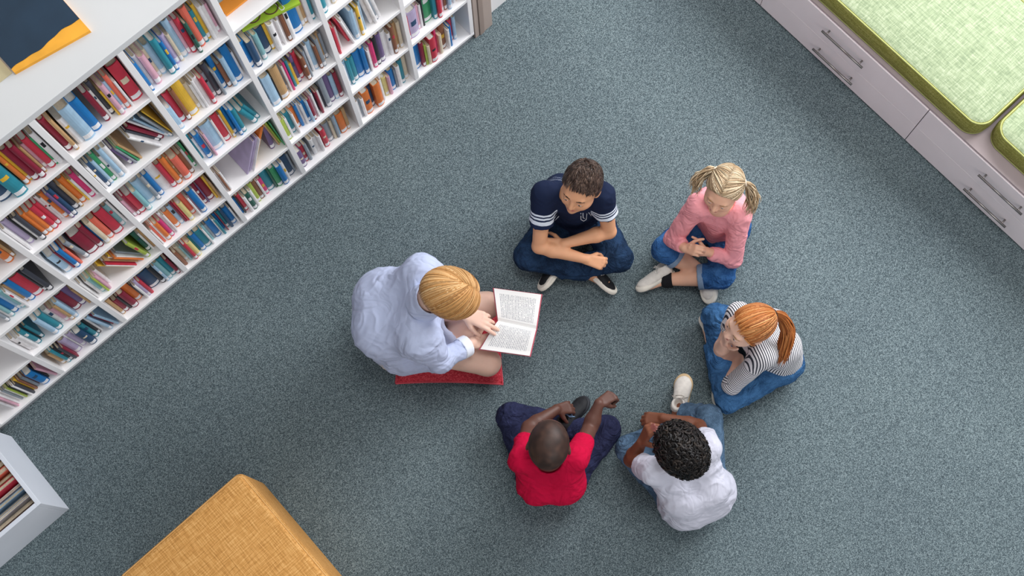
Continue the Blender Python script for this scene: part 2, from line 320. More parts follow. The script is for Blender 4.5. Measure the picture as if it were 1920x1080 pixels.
for i, b in enumerate(books):
    bay, row, c, w, h, tr, x, zb, ln, rn, idx, _s = b
    d = min(.20, h * .74); yb = random.uniform(.014, .044)
    V, F, P, bul = book_geo(w, h, d)
    if tr > 0: pivot = w; x = x + w * (1 / math.cos(tr) - 1)
    ca, sa = math.cos(tr), math.sin(tr)
    lift = w * sa if tr > 0 else 0.0
    def tf(vs, x=x, yb=yb, zb=zb, ca=ca, sa=sa, w=w, tr=tr):
        # lean about the lower corner that stays on the shelf
        out = []
        for (a, y, z) in vs:
            if tr >= 0: a2 = a - w; X = w + a2 * ca + z * sa; Z = -a2 * sa + z * ca
            else: X = a * ca + z * sa; Z = -a * sa + z * ca
            out.append((x + X, yb + y, zb + .0006 + Z))
        return out
    org = (x, yb, zb)
    if i < 300:
        o = link('book', tf(V), F, BM[c], None, org)
        o['group'] = GROUPN[row]; o['category'] = 'book'
        pm = M_PAPERW if random.random() < .35 else M_PAPER
        link('pages', tf(P[0]), P[1], pm, o, org)
        lab = spine_patch(w, bul, .012, .038, x0=.06, x1=.94); link('spine_label', tf(lab[0]), lab[1], M_STICK, o, org)
        if c not in ('w',) and random.random() < .22 or c == 'w' and random.random() < .4:
            bc_ = random.choice([q for q in BANDS if q != c]); z0 = h * random.uniform(.45, .7)
            bd = spine_patch(w, bul, z0, z0 + h * random.uniform(.05, .18), x0=.2, x1=.8); link('title_band', tf(bd[0]), bd[1], BM[bc_], o, org)
        size = 'thick ' if w > .022 else ('slim ' if w < .009 else '')
        if tr < -.05 or tr > .05: size = 'leaning ' + size.strip() + (' ' if size else '')
        base = neigh(b)
        if cnt[(bay, row, base)] == 1: L = '%s%s, %s shelf, %s bay from taupe panel' % (size, base, ROWN[row], BAYN[bay])
        else: L = '%s%s book, %s from left, %s shelf, %s bay from taupe panel' % (size, COL[c][0], ORD[idx], ROWN[row], BAYN[bay])
        o['label'] = L
    else:
        for key, (vv, ff) in (('c' + c, (V, F)), ('p', P)):
            stuffm.setdefault(key, MB()).add(tf(vv), ff)
if stuffm:
    V = []; F = []; MI = []; ms = []
    for key, mb in stuffm.items():
        n = len(V); V += mb.v; F += [tuple(q + n for q in f) for f in mb.f]; MI += [len(ms)] * len(mb.f)
        ms.append(M_PAPER if key == 'p' else BM[key[1:]])
    o = link('books', V, F, None, midx=MI, mats=ms)
    tag(o, 'remaining small books filling the gaps on the bookcase shelves', 'books', kind='stuff')
print('books', len(books))
# green book lying on the row of books with a pair of drawn spectacles
def slab(poly, z0, z1):
    n = len(poly); V = [(x, y, z0) for x, y in poly] + [(x, y, z1) for x, y in poly]
    F = [tuple(range(n))[::-1], tuple(range(n, 2 * n))] + [(i, (i + 1) % n, n + (i + 1) % n, n + i) for i in range(n)]
    return V, F
gz = ZR[2] + T + .2065; g0 = np.array([-.180, .050]); ga = math.radians(-14); gu = np.array([math.cos(ga), math.sin(ga)]); gv = np.array([-gu[1], gu[0]])
gorg = (g0[0], g0[1], gz); gb = empty('picture_book', gorg); tag(gb, 'lime green picture book with drawn spectacles lying on top of a book row', 'book')
M_LIME = plain('lime_print', 'a4c53c', .4, .05, 12)
MB().add(*slab([tuple(g0), tuple(g0 + gu * .225), tuple(g0 + gu * .225 + gv * .16), tuple(g0 + gv * .16)], gz, gz + .012)).build('cover', M_LIME, gb, gorg)
def g2(a, b): q = g0 + gu * a + gv * b; return (q[0], q[1], gz + .0128)
g = MB()
for cx in (.055, .125): g.tube([g2(cx + .026 * math.cos(t), .030 + .022 * math.sin(t)) for t in np.linspace(0, 6.2832, 25)], .002, 5, False)
g.tube([g2(.080, .034), g2(.090, .042), g2(.100, .034)], .002, 5)
g.build('spectacles_print', plain('brown_ink', '5d3a34', .6), gb, gorg, True)
oz = ZR[1] + T + .001; oorg = (-.20, .06, oz)
of = empty('display_folder', oorg); tag(of, 'orange and pale display folder on the otherwise empty top shelf', 'folder')
bevelled('cover', (-.203, .02, .060, .112, oz, oz + .010), plain('orange_print', 'e8943a', .5, .08, 12), of, oorg, .001)
bevelled('sheet', (-.200, .02, .113, .285, oz, oz + .006), plain('pale_print', 'c8d6d8', .6, .12, 22), of, oorg, .001)
# ------------------------------------------------------------------ artworks on the deck
zt = ZR[0] + .03
aw = empty('canvas_picture', (-.72, .3, zt)); tag(aw, 'dark blue canvas with a wavy orange yellow border lying on the bookcase top', 'picture')
lo = [np.array([-.848, .137]), np.array([-.594, .094])]
MB().add(*slab([(-.848, .139), (-.594, .096), (-.590, .52), (-.852, .52)], zt, zt + .012)).build('canvas', plain('orange_paint', 'eaa73a', .7, .12, 14), aw, (-.72, .3, zt))
wav = []
for i in range(25):
    s = i / 24; p = lo[0] * (1 - s) + lo[1] * s
    wav.append((p[0] + .0025 * math.sin(math.pi * s) , p[1] + .016 + .042 * s + .004 * math.sin(s * 10 + .6) + .0015 * math.sin(s * 27)))
MB().add(*slab(wav + [(-.590, .52), (-.852, .52)], zt + .012, zt + .0135)).build('painted_field', plain('navy_paint', '22364a', .55, .12, 10), aw, (-.72, .3, zt))
tag(bevelled('paper_sheet', (-1.12, -.853, .150, .50, zt, zt + .003), plain('buff_paper', 'bfb391', .8, .05, 10), None, (-1.0, .3, zt), .001), 'buff paper sheet lying beside the dark blue canvas', 'paper')
# ------------------------------------------------------------------ storage bench
BX = 1.89
UN = [(-.785, .045), (-1.7045, -.7855), (-2.624, -1.705), (-3.545, -2.6245)]
ULAB = ['pale drawer cabinet at the top end of the bench row, mostly out of frame', 'pale two drawer cabinet under the large green cushion',
        'pale two drawer cabinet under the meeting corner of both green cushions', 'pale drawer cabinet at the lower end of the bench row']
for (y0, y1), lb in zip(UN, ULAB):
    u = empty('drawer_cabinet', (BX, y1, 0)); tag(u, lb, 'cabinet', 'drawer cabinets under the bench')
    bevelled('body', (BX + .018, BX + .62, y0 + .001, y1 - .001, .018, .322), M_BENCH, u, (BX, y1, 0), .001)
    MB().box(BX + .07, BX + .6, y0 + .002, y1 - .002, 0, .018).build('plinth', M_PLINTH, u, (BX, y1, 0))
    for z0, z1, hz in ((.012, .1692, .098), (.1698, .338, .272)):
        dr = bevelled('drawer', (BX, BX + .017, y0 + .0015, y1 - .0015, z0, z1), M_BENCH, u, (BX, y1, z0), .0012)
        yc = (y0 + y1) / 2
        hb = MB(); hb.tube([(BX - .026, yc - .122, hz), (BX - .026, yc + .122, hz)], .0055, 10)
        for s in (-1, 1): hb.tube([(BX - .026, yc + s * .098, hz), (BX + .001, yc + s * .098, hz)], .0042, 8)
        hb.build('handle', M_STEEL, dr, (BX, yc, hz), True)
bt = bevelled('bench_top', (BX + .006, BX + .62, -3.54, .044, .3385, .352), M_BENCHTOP, None, (BX + .3, -1.7, .3385), .001); tag(bt, 'mauve brown board on top of the drawer cabinets under green cushions', 'bench top')
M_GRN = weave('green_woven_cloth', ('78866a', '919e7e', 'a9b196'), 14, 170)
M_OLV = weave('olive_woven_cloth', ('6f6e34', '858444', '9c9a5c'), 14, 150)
M_PIPE = plain('green_piping', 'a9ad6c', .8, .08, 80)
def cushion(x0, x1, y0, y1, z0, h, lab):
    rc = .075; n = 10
    def outline(ins):
        r = max(rc - ins, .01); pts = []
        for cx, cy, a0 in ((x1 - rc, y1 - rc, 0), (x0 + rc, y1 - rc, 90), (x0 + rc, y0 + rc, 180), (x1 - rc, y0 + rc, 270)):
            for i in range(n + 1):
                a = math.radians(a0 + 90 * i / n); pts.append((cx + r * math.cos(a), cy + r * math.sin(a)))
        return pts
    lev = [(.02, 0), (.006, .006), (.0, .02), (-.004, h * .5), (0, h - .02), (.004, h - .008), (.012, h - .001), (.03, h + .004), (.07, h + .010), (.14, h + .014), (.24, h + .016)]
    V = []; F = []
    for ins, z in lev:
        if ins <= .075: o = outline(ins)
        else:
            o75 = outline(.074); cx, cy = (x0 + x1) / 2, (y0 + y1) / 2; sx = 1 - (ins - .074) / ((x1 - x0) / 2 - .07); sy = 1 - (ins - .074) / ((y1 - y0) / 2 - .07)
            o = [(cx + (x - cx) * sx, cy + (y - cy) * sy) for x, y in o75]
        V += [(x, y, z0 + z + (.0022 * math.sin(x * 31 + y * 17) if z > h else 0)) for x, y in o]
    m = 4 * (n + 1)
    for l in range(len(lev) - 1):
        for i in range(m): F.append((l * m + i, l * m + (i + 1) % m, (l + 1) * m + (i + 1) % m, (l + 1) * m + i))
    F.append(tuple(range(m))[::-1]); F.append(tuple(range((len(lev) - 1) * m, len(lev) * m)))
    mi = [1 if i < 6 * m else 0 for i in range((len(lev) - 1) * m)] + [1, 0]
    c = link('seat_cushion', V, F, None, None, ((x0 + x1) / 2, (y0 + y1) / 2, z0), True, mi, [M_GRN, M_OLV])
    tag(c, lab, 'cushion', 'green seat cushions on the bench')
    for nm, ins, z, r in (('piping', .006, h - .003, .0038), ('lower_piping', .004, .006, .003)):
        o = outline(ins); MB().tube([(x, y, z0 + z) for x, y in o + o[:1]], r, 6, False).build('piping', M_PIPE, c, ((x0 + x1) / 2, (y0 + y1) / 2, z0), True)
cushion(1.912, 2.50, -1.925, -.60, .3525, .105, 'large pale green woven seat cushion nearest the top of the photo')
cushion(1.955, 2.50, -3.2, -1.945, .3525, .105, 'pale green woven cushion set back beside the larger one')
# ------------------------------------------------------------------ ottoman
ot = empty('ottoman', (-1.56, -1.25, 0)); tag(ot, 'square orange woven fabric ottoman with rounded edges', 'ottoman')
M_OR = weave('orange_woven_cloth', ('ad7a42', 'cf9754', 'e6b576'), 12, 210, .85, .4)
bevelled('upholstery', (-1.865, -1.245, -1.56, -.915, .012, .40), M_OR, ot, (-1.56, -1.25, 0), .032, 5, True)
sm = MB()
cx0, cx1, cy0, cy1, r = -1.856, -1.254, -1.551, -.924, .03
pts = []
for cx, cy, a0 in ((cx1 - r, cy1 - r, 0), (cx0 + r, cy1 - r, 90), (cx0 + r, cy0 + r, 180), (cx1 - r, cy0 + r, 270)):
    for i in range(6): a = math.radians(a0 + 18 * i); pts.append((cx + r * math.cos(a), cy + r * math.sin(a), .3915))
sm.tube(pts + pts[:1], .002, 5, False); sm.build('seam', plain('orange_thread', 'e2b070', .8), ot, (-1.56, -1.25, 0), True)
for sx in (-1.83, -1.28):
    for sy in (-1.53, -.95): MB().tube([(sx, sy, 0), (sx, sy, .02)], .02, 12).build('foot', plain('dark_plastic', '2a2a2c', .5), ot, (-1.56, -1.25, 0))
# ------------------------------------------------------------------ browser box
bx = empty('book_browser', (-2.25, -.25, 0)); tag(bx, 'white open topped book bin holding upright books beside the bookcase', 'book bin')
o3 = (-2.25, -.25, 0); XA, XB, YA, YB, HB = -2.75, -1.926, -.458, -.040, .30
M_BIN = plain('bin_white', 'dfe4ee', .5, .02, 6)
for nm, dm in (('side_panel', (XB - .018, XB, YA, YB, 0, HB)), ('side_panel', (XA, XA + .018, YA, YB, 0, HB)), ('front_panel', (XA + .018, XB - .018, YA, YA + .018, 0, HB)),
               ('back_panel', (XA + .018, XB - .018, YB - .018, YB, 0, HB)), ('base_board', (XA + .018, XB - .018, YA + .018, YB - .018, .01, .025))):
    bevelled(nm, dm, M_BIN, bx, o3, .0015)
xx = XB - .022; defs = []
for i, (c, w, y, hh, lab) in enumerate((('dr', .014, 0, .215, 'maroon'), ('cr', .013, .0, .20, 'cream'), ('w', .010, 0, .22, 'white'), ('gy', .010, 0, .19, 'grey'), ('lb', .014, 0, .21, 'pale blue'),
                                      ('w', .012, 0, .20, 'white'), ('r', .018, 0, .235, 'red'), ('tn', .014, 0, .215, 'tan'), ('co', .022, 0, .235, 'coral'), ('tn', .020, 0, .22, 'tan'), ('nb', .020, 0, .20, 'navy'), ('w', .016, 0, .21, 'white'))):
    # books stand in the bin side by side along Y, spines towards the side panel
    defs.append((c, w, hh, lab))
yy = YA + .024
BL = ['maroon book nearest the front edge of the white bin', 'cream book next to the maroon one in the white bin', 'white slim book beside the cream one in the white bin', 'slim grey book inside the white bin',
      'pale blue book in the middle of the white bin', 'white book beside the red one in the white bin', 'tall red book standing in the white bin', 'tan book between red and coral books in the white bin',
      'tall coral book standing in the white bin', 'tan book behind the coral one in the white bin', 'navy book standing in the white bin', 'white book at the far end of the white bin']
for (c, w, hh, lab), BLx in zip(defs, BL):
    V, F, P, bul = book_geo(w, hh, .20)
    def tf2(vs, yy=yy, w=w): return [(XB - .030 - y, yy + a, .0255 + z) for (a, y, z) in vs]
    fl = lambda FF: [tuple(reversed(q)) for q in FF]
    o = link('book', tf2(V), F, BM[c], None, (XB - .03, yy, .0255)); tag(o, BLx, 'book', 'books in the white bin')
    link('pages', tf2(P[0]), P[1], M_PAPER, o, (XB - .03, yy, .0255)); yy += w + .0105
# ------------------------------------------------------------------ figures: smooth blended volumes turned into one skin
def nz(v): v = np.asarray(v, float); return v / (np.linalg.norm(v) + 1e-12)
class Vol:
    """signed-distance volume built from rounded cones and ellipsoids"""
    def __init__(s, k=.02): s.ops = []; s.k = k
    def cone(s, a, b, ra, rb=None, k=None, cuts=(), mode='u', flat=None):
        rb = ra if rb is None else rb
        s.ops.append(('c', mode, np.array(a, float), np.array(b, float), ra, rb, s.k if k is None else k, cuts, flat)); return s
    def ell(s, c, r, R=None, k=None, cuts=(), mode='u'):
        s.ops.append(('e', mode, np.array(c, float), np.array(r, float), np.eye(3) if R is None else np.array(R, float), None, s.k if k is None else k, cuts, None)); return s
    def prim(s, o, P):
        if o[0] == 'c':
            a, b, ra, rb = o[2:6]; ab = b - a; L = ab @ ab + 1e-12
            t = np.clip((P - a) @ ab / L, 0, 1); q = P - a - t[:, None] * ab
            if o[8] is not None:        # flattened cross-section: squeeze along a direction
                n, f = o[8]; dn = q @ n; q = q + np.outer(dn * (1 / f - 1), n)
                d = np.sqrt((q * q).sum(1)) - (ra + t * (rb - ra)); d = d * f if f < 1 else d
            else: d = np.sqrt((q * q).sum(1)) - (ra + t * (rb - ra))
        else:
            q = (P - o[2]) @ o[4]; r = o[3]
            k0 = np.sqrt(((q / r) ** 2).sum(1)); k1 = np.sqrt(((q / (r * r)) ** 2).sum(1)) + 1e-9; d = k0 * (k0 - 1) / k1
        for p, n in o[7]: d = np.maximum(d, (P - p) @ n)
        return d
    def bound(s, o):
        if o[0] == 'c':
            return (o[2] + o[3]) / 2, np.linalg.norm(o[3] - o[2]) / 2 + max(o[4], o[5]) * 1.05
        return o[2], o[3].max()
    def ev(s, P, ops=None):
        d = np.full(len(P), 1.0)
        for o in (s.ops if ops is None else ops):
            e = s.prim(o, P); k = max(o[6], 1e-4)
            if o[1] == 'u':
                h = np.maximum(k - np.abs(d - e), 0) / k; d = np.minimum(d, e) - h * h * k * .25
            else:
                e = -e; h = np.maximum(k - np.abs(d - e), 0) / k; d = np.maximum(d, e) + h * h * k * .25
        return d
    def mesh(s, h, disp=None):
        lo = np.full(3, 1e9); hi = -lo
        for o in s.ops:
            if o[1] != 'u': continue
            c, r = s.bound(o); lo = np.minimum(lo, c - r - .02); hi = np.maximum(hi, c + r + .02)
        B = 10; nb = np.ceil((hi - lo) / (h * B)).astype(int) + 1
        D = np.ones(tuple(nb * B + 1), dtype=np.float32)
        gi = np.array(np.meshgrid(*[np.arange(n) for n in nb], indexing='ij')).reshape(3, -1).T
        ctr = lo + (gi * B + B / 2) * h; half = h * B * .87
        dc = s.ev(ctr); bnds = [s.bound(o) for o in s.ops]
        bc_ = np.array([b[0] for b in bnds]); br = np.array([b[1] for b in bnds])
        loc = np.array(np.meshgrid(*[np.arange(B + 1)] * 3, indexing='ij')).reshape(3, -1).T
        for g, c, d in zip(gi, ctr, dc):
            sl = tuple(slice(int(q) * B, int(q) * B + B + 1) for q in g)
            if abs(d) > half * 1.5 + .03:
                if d < 0: D[sl] = -1
                continue
            near = np.linalg.norm(bc_ - c, axis=1) - br < half + .05
            ops = [o for o, m in zip(s.ops, near) if m]
            if not any(o[1] == 'u' for o in ops): continue
            D[sl] = s.ev(lo + (g * B + loc) * h, ops).reshape(B + 1, B + 1, B + 1)
        S_ = D < 0
        c8 = [(i, j, k) for i in (0, 1) for j in (0, 1) for k in (0, 1)]
        nx, ny, nz_ = [n - 1 for n in S_.shape]
        cntc = np.zeros((nx, ny, nz_), np.int8)
        for i, j, k in c8: cntc += S_[i:i + nx, j:j + ny, k:k + nz_]
        act = (cntc > 0) & (cntc < 8); idx = np.argwhere(act); n = len(idx)
        vid = -np.ones(act.shape, np.int64); vid[act] = np.arange(n)
        vals = {c: D[idx[:, 0] + c[0], idx[:, 1] + c[1], idx[:, 2] + c[2]] for c in c8}
        acc = np.zeros((n, 3)); w = np.zeros(n)
        for c in c8:
            for ax in range(3):
                if c[ax]: continue
                e = list(c); e[ax] = 1; e = tuple(e); a, b = vals[c], vals[e]; m = (a < 0) != (b < 0)
                t = np.where(m, a / np.where(m, a - b, 1), 0); p = np.tile(np.array(c, float), (n, 1)); p[:, ax] = t
                acc += p * m[:, None]; w += m
        V = lo + (idx + acc / w[:, None]) * h
        F = []
        for ax in range(3):
            sl0 = [slice(1, -1)] * 3; a = S_[tuple(slice(0, -1) if q == ax else slice(1, -1) for q in range(3))]
            b = S_[tuple(slice(1, None) if q == ax else slice(1, -1) for q in range(3))]
            for sgn, m in ((0, a & ~b), (1, ~a & b)):
                e = np.argwhere(m)
                if not len(e): continue
                off = np.array([0 if q == ax else 1 for q in range(3)]); e = e + off
                u, v = [(1, 2), (2, 0), (0, 1)][ax]; du = np.zeros(3, int); du[u] = 1; dv = np.zeros(3, int); dv[v] = 1
                q = [vid[tuple((e - x).T)] for x in (du + dv, dv, 0 * du, du)]
                q = np.array(q).T
                if sgn: q = q[:, ::-1]
                F.append(q)
        F = np.concatenate(F); F = F[(F >= 0).all(1)]
        # light relaxation removes the stair pattern of the grid
        E_ = np.concatenate([F[:, [0, 1]], F[:, [1, 2]], F[:, [2, 3]], F[:, [3, 0]]]); E_ = np.concatenate([E_, E_[:, ::-1]])
        for _ in range(2):
            sm_ = np.zeros_like(V); ct = np.zeros(len(V)); np.add.at(sm_, E_[:, 0], V[E_[:, 1]]); np.add.at(ct, E_[:, 0], 1)
            V = V * .5 + .5 * sm_ / np.maximum(ct, 1)[:, None]
        return V, F
def vnorm(V, F):
    n = np.cross(V[F[:, 2]] - V[F[:, 0]], V[F[:, 3]] - V[F[:, 1]]); o = np.zeros_like(V)
    for i in range(4): np.add.at(o, F[:, i], n)
    return o / (np.linalg.norm(o, axis=1)[:, None] + 1e-12)
_H = np.random.default_rng(3).random(4096)
def vnoise(P):
    i = np.floor(P).astype(np.int64); f = P - i; f = f * f * (3 - 2 * f); r = 0
    for dx in (0, 1):
        for dy in (0, 1):
            for dz in (0, 1):
                h = ((i[:, 0] + dx) * 73856093 ^ (i[:, 1] + dy) * 19349663 ^ (i[:, 2] + dz) * 83492791) & 4095
                r = r + _H[h] * (f[:, 0] if dx else 1 - f[:, 0]) * (f[:, 1] if dy else 1 - f[:, 1]) * (f[:, 2] if dz else 1 - f[:, 2])
    return r * 2 - 1
def ripple(V, F, amp, scale, stretch=(1, 1, 1), ridged=True):
    n = vnorm(V, F); P = V * scale * np.array(stretch) + 7
    w = vnoise(P * .5 + 3)[:, None] * 1.2
    a = vnoise(P + w)
    if ridged: a = 1 - 2 * np.abs(a) ** .8; a = a - .2
    return V + n * (a * amp)[:, None]
def fastmesh(name, V, F, mats, parent, origin, midx=None, attrs=None):
    V = V - np.array(origin, float); me = bpy.data.meshes.new(name)
    me.vertices.add(len(V)); me.vertices.foreach_set('co', V.astype(np.float32).ravel())
    k = F.shape[1]; me.loops.add(F.size); me.loops.foreach_set('vertex_index', F.astype(np.int32).ravel())
    me.polygons.add(len(F)); me.polygons.foreach_set('loop_start', (np.arange(len(F)) * k).astype(np.int32)); me.polygons.foreach_set('loop_total', np.full(len(F), k, np.int32))
    me.update(calc_edges=True)
    for an, av in (attrs or {}).items():
        a = me.attributes.new(an, 'FLOAT', 'POINT'); a.data.foreach_set('value', np.asarray(av, np.float32))
    return finish(name, me, None, parent, origin, True, midx, mats)
def tubes(paths, rad, attr=None, sides=3, ctr=None):
    """paths (n, m, 3), rad (m,) or (n, m): one mesh of tapered strands"""
    n, m, _ = paths.shape; T_ = np.gradient(paths, axis=1); T_ /= np.linalg.norm(T_, axis=2)[..., None] + 1e-9
    up = paths - (ctr if ctr is not None else np.array([0, 0, -5.0])); A = np.cross(T_, up); A /= np.linalg.norm(A, axis=2)[..., None] + 1e-9; B = np.cross(T_, A)
    rad = np.broadcast_to(rad, (n, m)); V = []
    for k in range(sides):
        a = 2 * math.pi * k / sides + math.pi / 2
        V.append(paths + rad[..., None] * (math.cos(a) * A * 1.25 + math.sin(a) * B * .8))
    V = np.stack(V, 2).reshape(-1, 3)
    b = (np.arange(n)[:, None] * m + np.arange(m - 1)[None]).reshape(-1) * sides; F = []
    for k in range(sides): F.append(np.stack([b + k, b + (k + 1) % sides, b + sides + (k + 1) % sides, b + sides + k], 1))
    hv = np.repeat(attr if attr is not None else RNG.random(n), m * sides)
    return V, np.concatenate(F), hv
def attrmat(name, attr, stops, rough=.5, spec=.3, constant=False, bscale=0, bstr=0, sheen=0):
    m, nt, b = newmat(name); a = nt.nodes.new('ShaderNodeAttribute'); a.attribute_name = attr
    r = ramp(nt, a.outputs['Fac'], [(p, srgb(c)) for p, c in stops]); r.color_ramp.interpolation = 'CONSTANT' if constant else 'LINEAR'
    nt.links.new(r.outputs[0], b.inputs['Base Color']); b.inputs['Roughness'].default_value = rough; b.inputs['Specular IOR Level'].default_value = spec
    if sheen: b.inputs['Sheen Weight'].default_value = sheen
    if bscale: no = N(nt, 'ShaderNodeTexNoise', Scale=float(bscale), Detail=4.0); nt.links.new(coords(nt), no.inputs['Vector']); bump(nt, b, no.outputs[0], bstr, .004)
    return m
def stripemat(name, attr, freq, ca, cb, duty=.5):
    m, nt, b = newmat(name); a = nt.nodes.new('ShaderNodeAttribute'); a.attribute_name = attr
    mu = N(nt, 'ShaderNodeMath', _operation='MULTIPLY'); mu.inputs[1].default_value = freq; nt.links.new(a.outputs['Fac'], mu.inputs[0])
    fr = N(nt, 'ShaderNodeMath', _operation='FRACT'); nt.links.new(mu.outputs[0], fr.inputs[0])
    r = ramp(nt, fr.outputs[0], [(0, srgb(ca)), (duty, srgb(cb))]); r.color_ramp.interpolation = 'CONSTANT'
    nt.links.new(r.outputs[0], b.inputs['Base Color']); b.inputs['Roughness'].default_value = .85; return m
def skinmat(name, c, lipc):
    return plain(name, c, .5, .05, 18, .05, .35, sss=.12), plain(name + '_lips', lipc, .45, .04, 30, 0, .35)
def frame(fwd, up):
    f = nz(fwd); r = nz(np.cross(f, up)); u = np.cross(r, f); return np.stack([r, f, u], 1)    # columns: right, forward, up
def img_dir(u, v, dx, dy, z=.4): return nz(at(u + dx, v + dy, z) - at(u, v, z))
def pitched(d, deg): a = math.radians(deg); return nz(d * math.cos(a) + np.array([0, 0, -math.sin(a)]))

def add_hand(vol, W, D, NP, TH, L, curl, spread=.10, thumb=(.55, .75, .35), tcurl=.5, fs=1.0):
    """W wrist, D towards the knuckles, NP where the palm faces, TH sideways to the thumb, curl per finger in degrees for three joints"""
    D = nz(D); NP = nz(NP - D * (NP @ D)); TH = nz(TH - D * (TH @ D) - NP * (TH @ NP))
    offs = (.155, .052, -.052, -.150); lens = (.42, .47, .43, .34)
    for i in range(4):
        K = W + D * L * (.53, .55, .53, .48)[i] + TH * L * offs[i]
        vol.cone(W + TH * L * offs[i] * .55, K, .085 * L, .068 * L, k=.05 * L, flat=(NP, .8))
        d = nz(D + TH * spread * (1.5, .5, -.5, -1.6)[i]); p = K; ang = 0; r = (.062, .062, .060, .052)[i] * L * fs
        for j, fl in enumerate((.47, .30, .23)):
            ang += math.radians(curl[i][j]); dd = d * math.cos(ang) + NP * math.sin(ang); q = p + dd * lens[i] * L * fl
            vol.cone(p, q, r * (1, .93, .86)[j], r * (.93, .86, .74)[j], k=.012 * L if j else .03 * L); p = q
    B_ = W + D * L * .14 + TH * L * .12 + NP * L * .02
    d = nz(D * thumb[0] + TH * thumb[1] + NP * thumb[2]); p = B_
    for j, (fl, r) in enumerate(((.24, .082), (.19, .064), (.15, .056))):
        q = p + d * fl * L; vol.cone(p, q, r * L, r * L * .88, k=.04 * L if j == 0 else .01 * L); p = q
        d = nz(d - TH * tcurl * .5 + NP * tcurl * .3 + D * .1)

def head_ops(vol, O, R, h, lids=.35):
    def w(x, y, z): return O + R @ (np.array([x, y, z]) * h)
    def e(c, r, k, mode='u', Rx=None): vol.ell(w(*c), np.array(r) * h, R if Rx is None else Rx, k=k * h, mode=mode)
    e((0, -.06, .10), (.35, .44, .40), .05)
    e((0, .12, -.10), (.285, .27, .34), .10)
    e((0, .17, -.36), (.16, .16, .13), .12)
    for s in (-1, 1):
        e((s * .15, .22, -.15), (.13, .13, .12), .10)
        e((s * .22, .02, -.28), (.09, .16, .12), .12)
    vol.cone(w(-.15, .335, .085), w(.15, .335, .085), .045 * h, k=.07 * h)
    for s in (-1, 1):
        e((s * .14, .44, -.005), (.085, .075, .06), .06, 's')
        e((s * .14, .335, -.005), (.068, .062, .056), .02)
        e((s * .14, .395, -.018), (.054, .035, .014), .012, 's')
    vol.cone(w(0, .37, .03), w(0, .445, -.125), .028 * h, .046 * h, k=.05 * h)
    for s in (-1, 1): e((s * .045, .405, -.145), (.032, .04, .028), .03)
    vol.cone(w(-.055, .385, -.235), w(.055, .385, -.235), .026 * h, k=.03 * h)
    vol.cone(w(-.050, .375, -.275), w(.050, .375, -.275), .030 * h, k=.03 * h)
    e((0, .43, -.256), (.09, .05, .006), .012, 's')
    e((0, .31, -.40), (.07, .07, .06), .07)
    for s in (-1, 1):
        Rx = R @ np.array([[math.cos(s * .35), -math.sin(s * .35), 0], [math.sin(s * .35), math.cos(s * .35), 0], [0, 0, 1]])
        e((s * .355, -.05, -.04), (.032, .085, .125), .03, Rx=Rx)
        e((s * .385, -.03, -.03), (.022, .045, .075), .02, 's', Rx=Rx)

SKC = np.array([0, -.06, .10]); SKR = np.array([.36, .452, .412])
def sphv(d): d = np.asarray(d, float); return d / (np.linalg.norm(d, axis=-1, keepdims=True) + 1e-12)
def scalp(d, O, R, h, f=1.0):
    p = SKC + sphv(d) * SKR * (f[..., None] if hasattr(f, 'shape') else f); return O + (p * h) @ R.T
HAIRLINE = np.array([(0, .80, .56), (.45, .74, .50), (.74, .58, .26), (.86, .42, .0), (.95, .12, -.02), (.96, -.20, -.10), (.88, -.45, -.30), (.55, -.75, -.52), (0, -.85, -.58),
                     (-.55, -.75, -.52), (-.88, -.45, -.30), (-.96, -.20, -.10), (-.95, .12, -.02), (-.86, .42, .0), (-.74, .58, .26), (-.45, .74, .50)], float)
def hairline(t):
    n = len(HAIRLINE); x = (t % 1) * n; i = np.floor(x).astype(int) % n; f = (x - np.floor(x))[:, None]; return sphv(HAIRLINE[i] * (1 - f) + HAIRLINE[(i + 1) % n] * f)
def haircap(O, R, h, f=1.02, thr=.03, n=(0, -.62, .78)):
    v = Vol(.01); nn = R @ nz(n); c = O + R @ (SKC * h)
    v.ell(c, SKR * h * f, R, cuts=[(c - nn * -thr * h * 1.0, -nn)])
    V, F = v.mesh(.0045); return V, F, np.full(len(V), .25)
def merge(parts):
    V = []; F = []; A = []; n = 0
    for v, f, a in parts: V.append(v); F.append(f + n); A.append(a); n += len(v)
    return np.concatenate(V), np.concatenate(F), np.concatenate(A)
def bez_strands(p0, c1, p2, O, R, h, f0=1.02, f1=1.06, m=9, jit=.015):
    t = np.linspace(0, 1, m)[None, :, None]; n = len(p0)
    d = (1 - t) ** 2 * p0[:, None] + 2 * t * (1 - t) * c1[:, None] + t * t * p2[:, None]
    d = sphv(d) + RNG.normal(0, jit, (n, 1, 3)) * np.sin(t * math.pi)
    rr = f0 + (f1 - f0) * np.sin(t[..., 0] * math.pi * .5) + RNG.normal(0, .012, (n, 1))
    return scalp(d, O, R, h, rr)
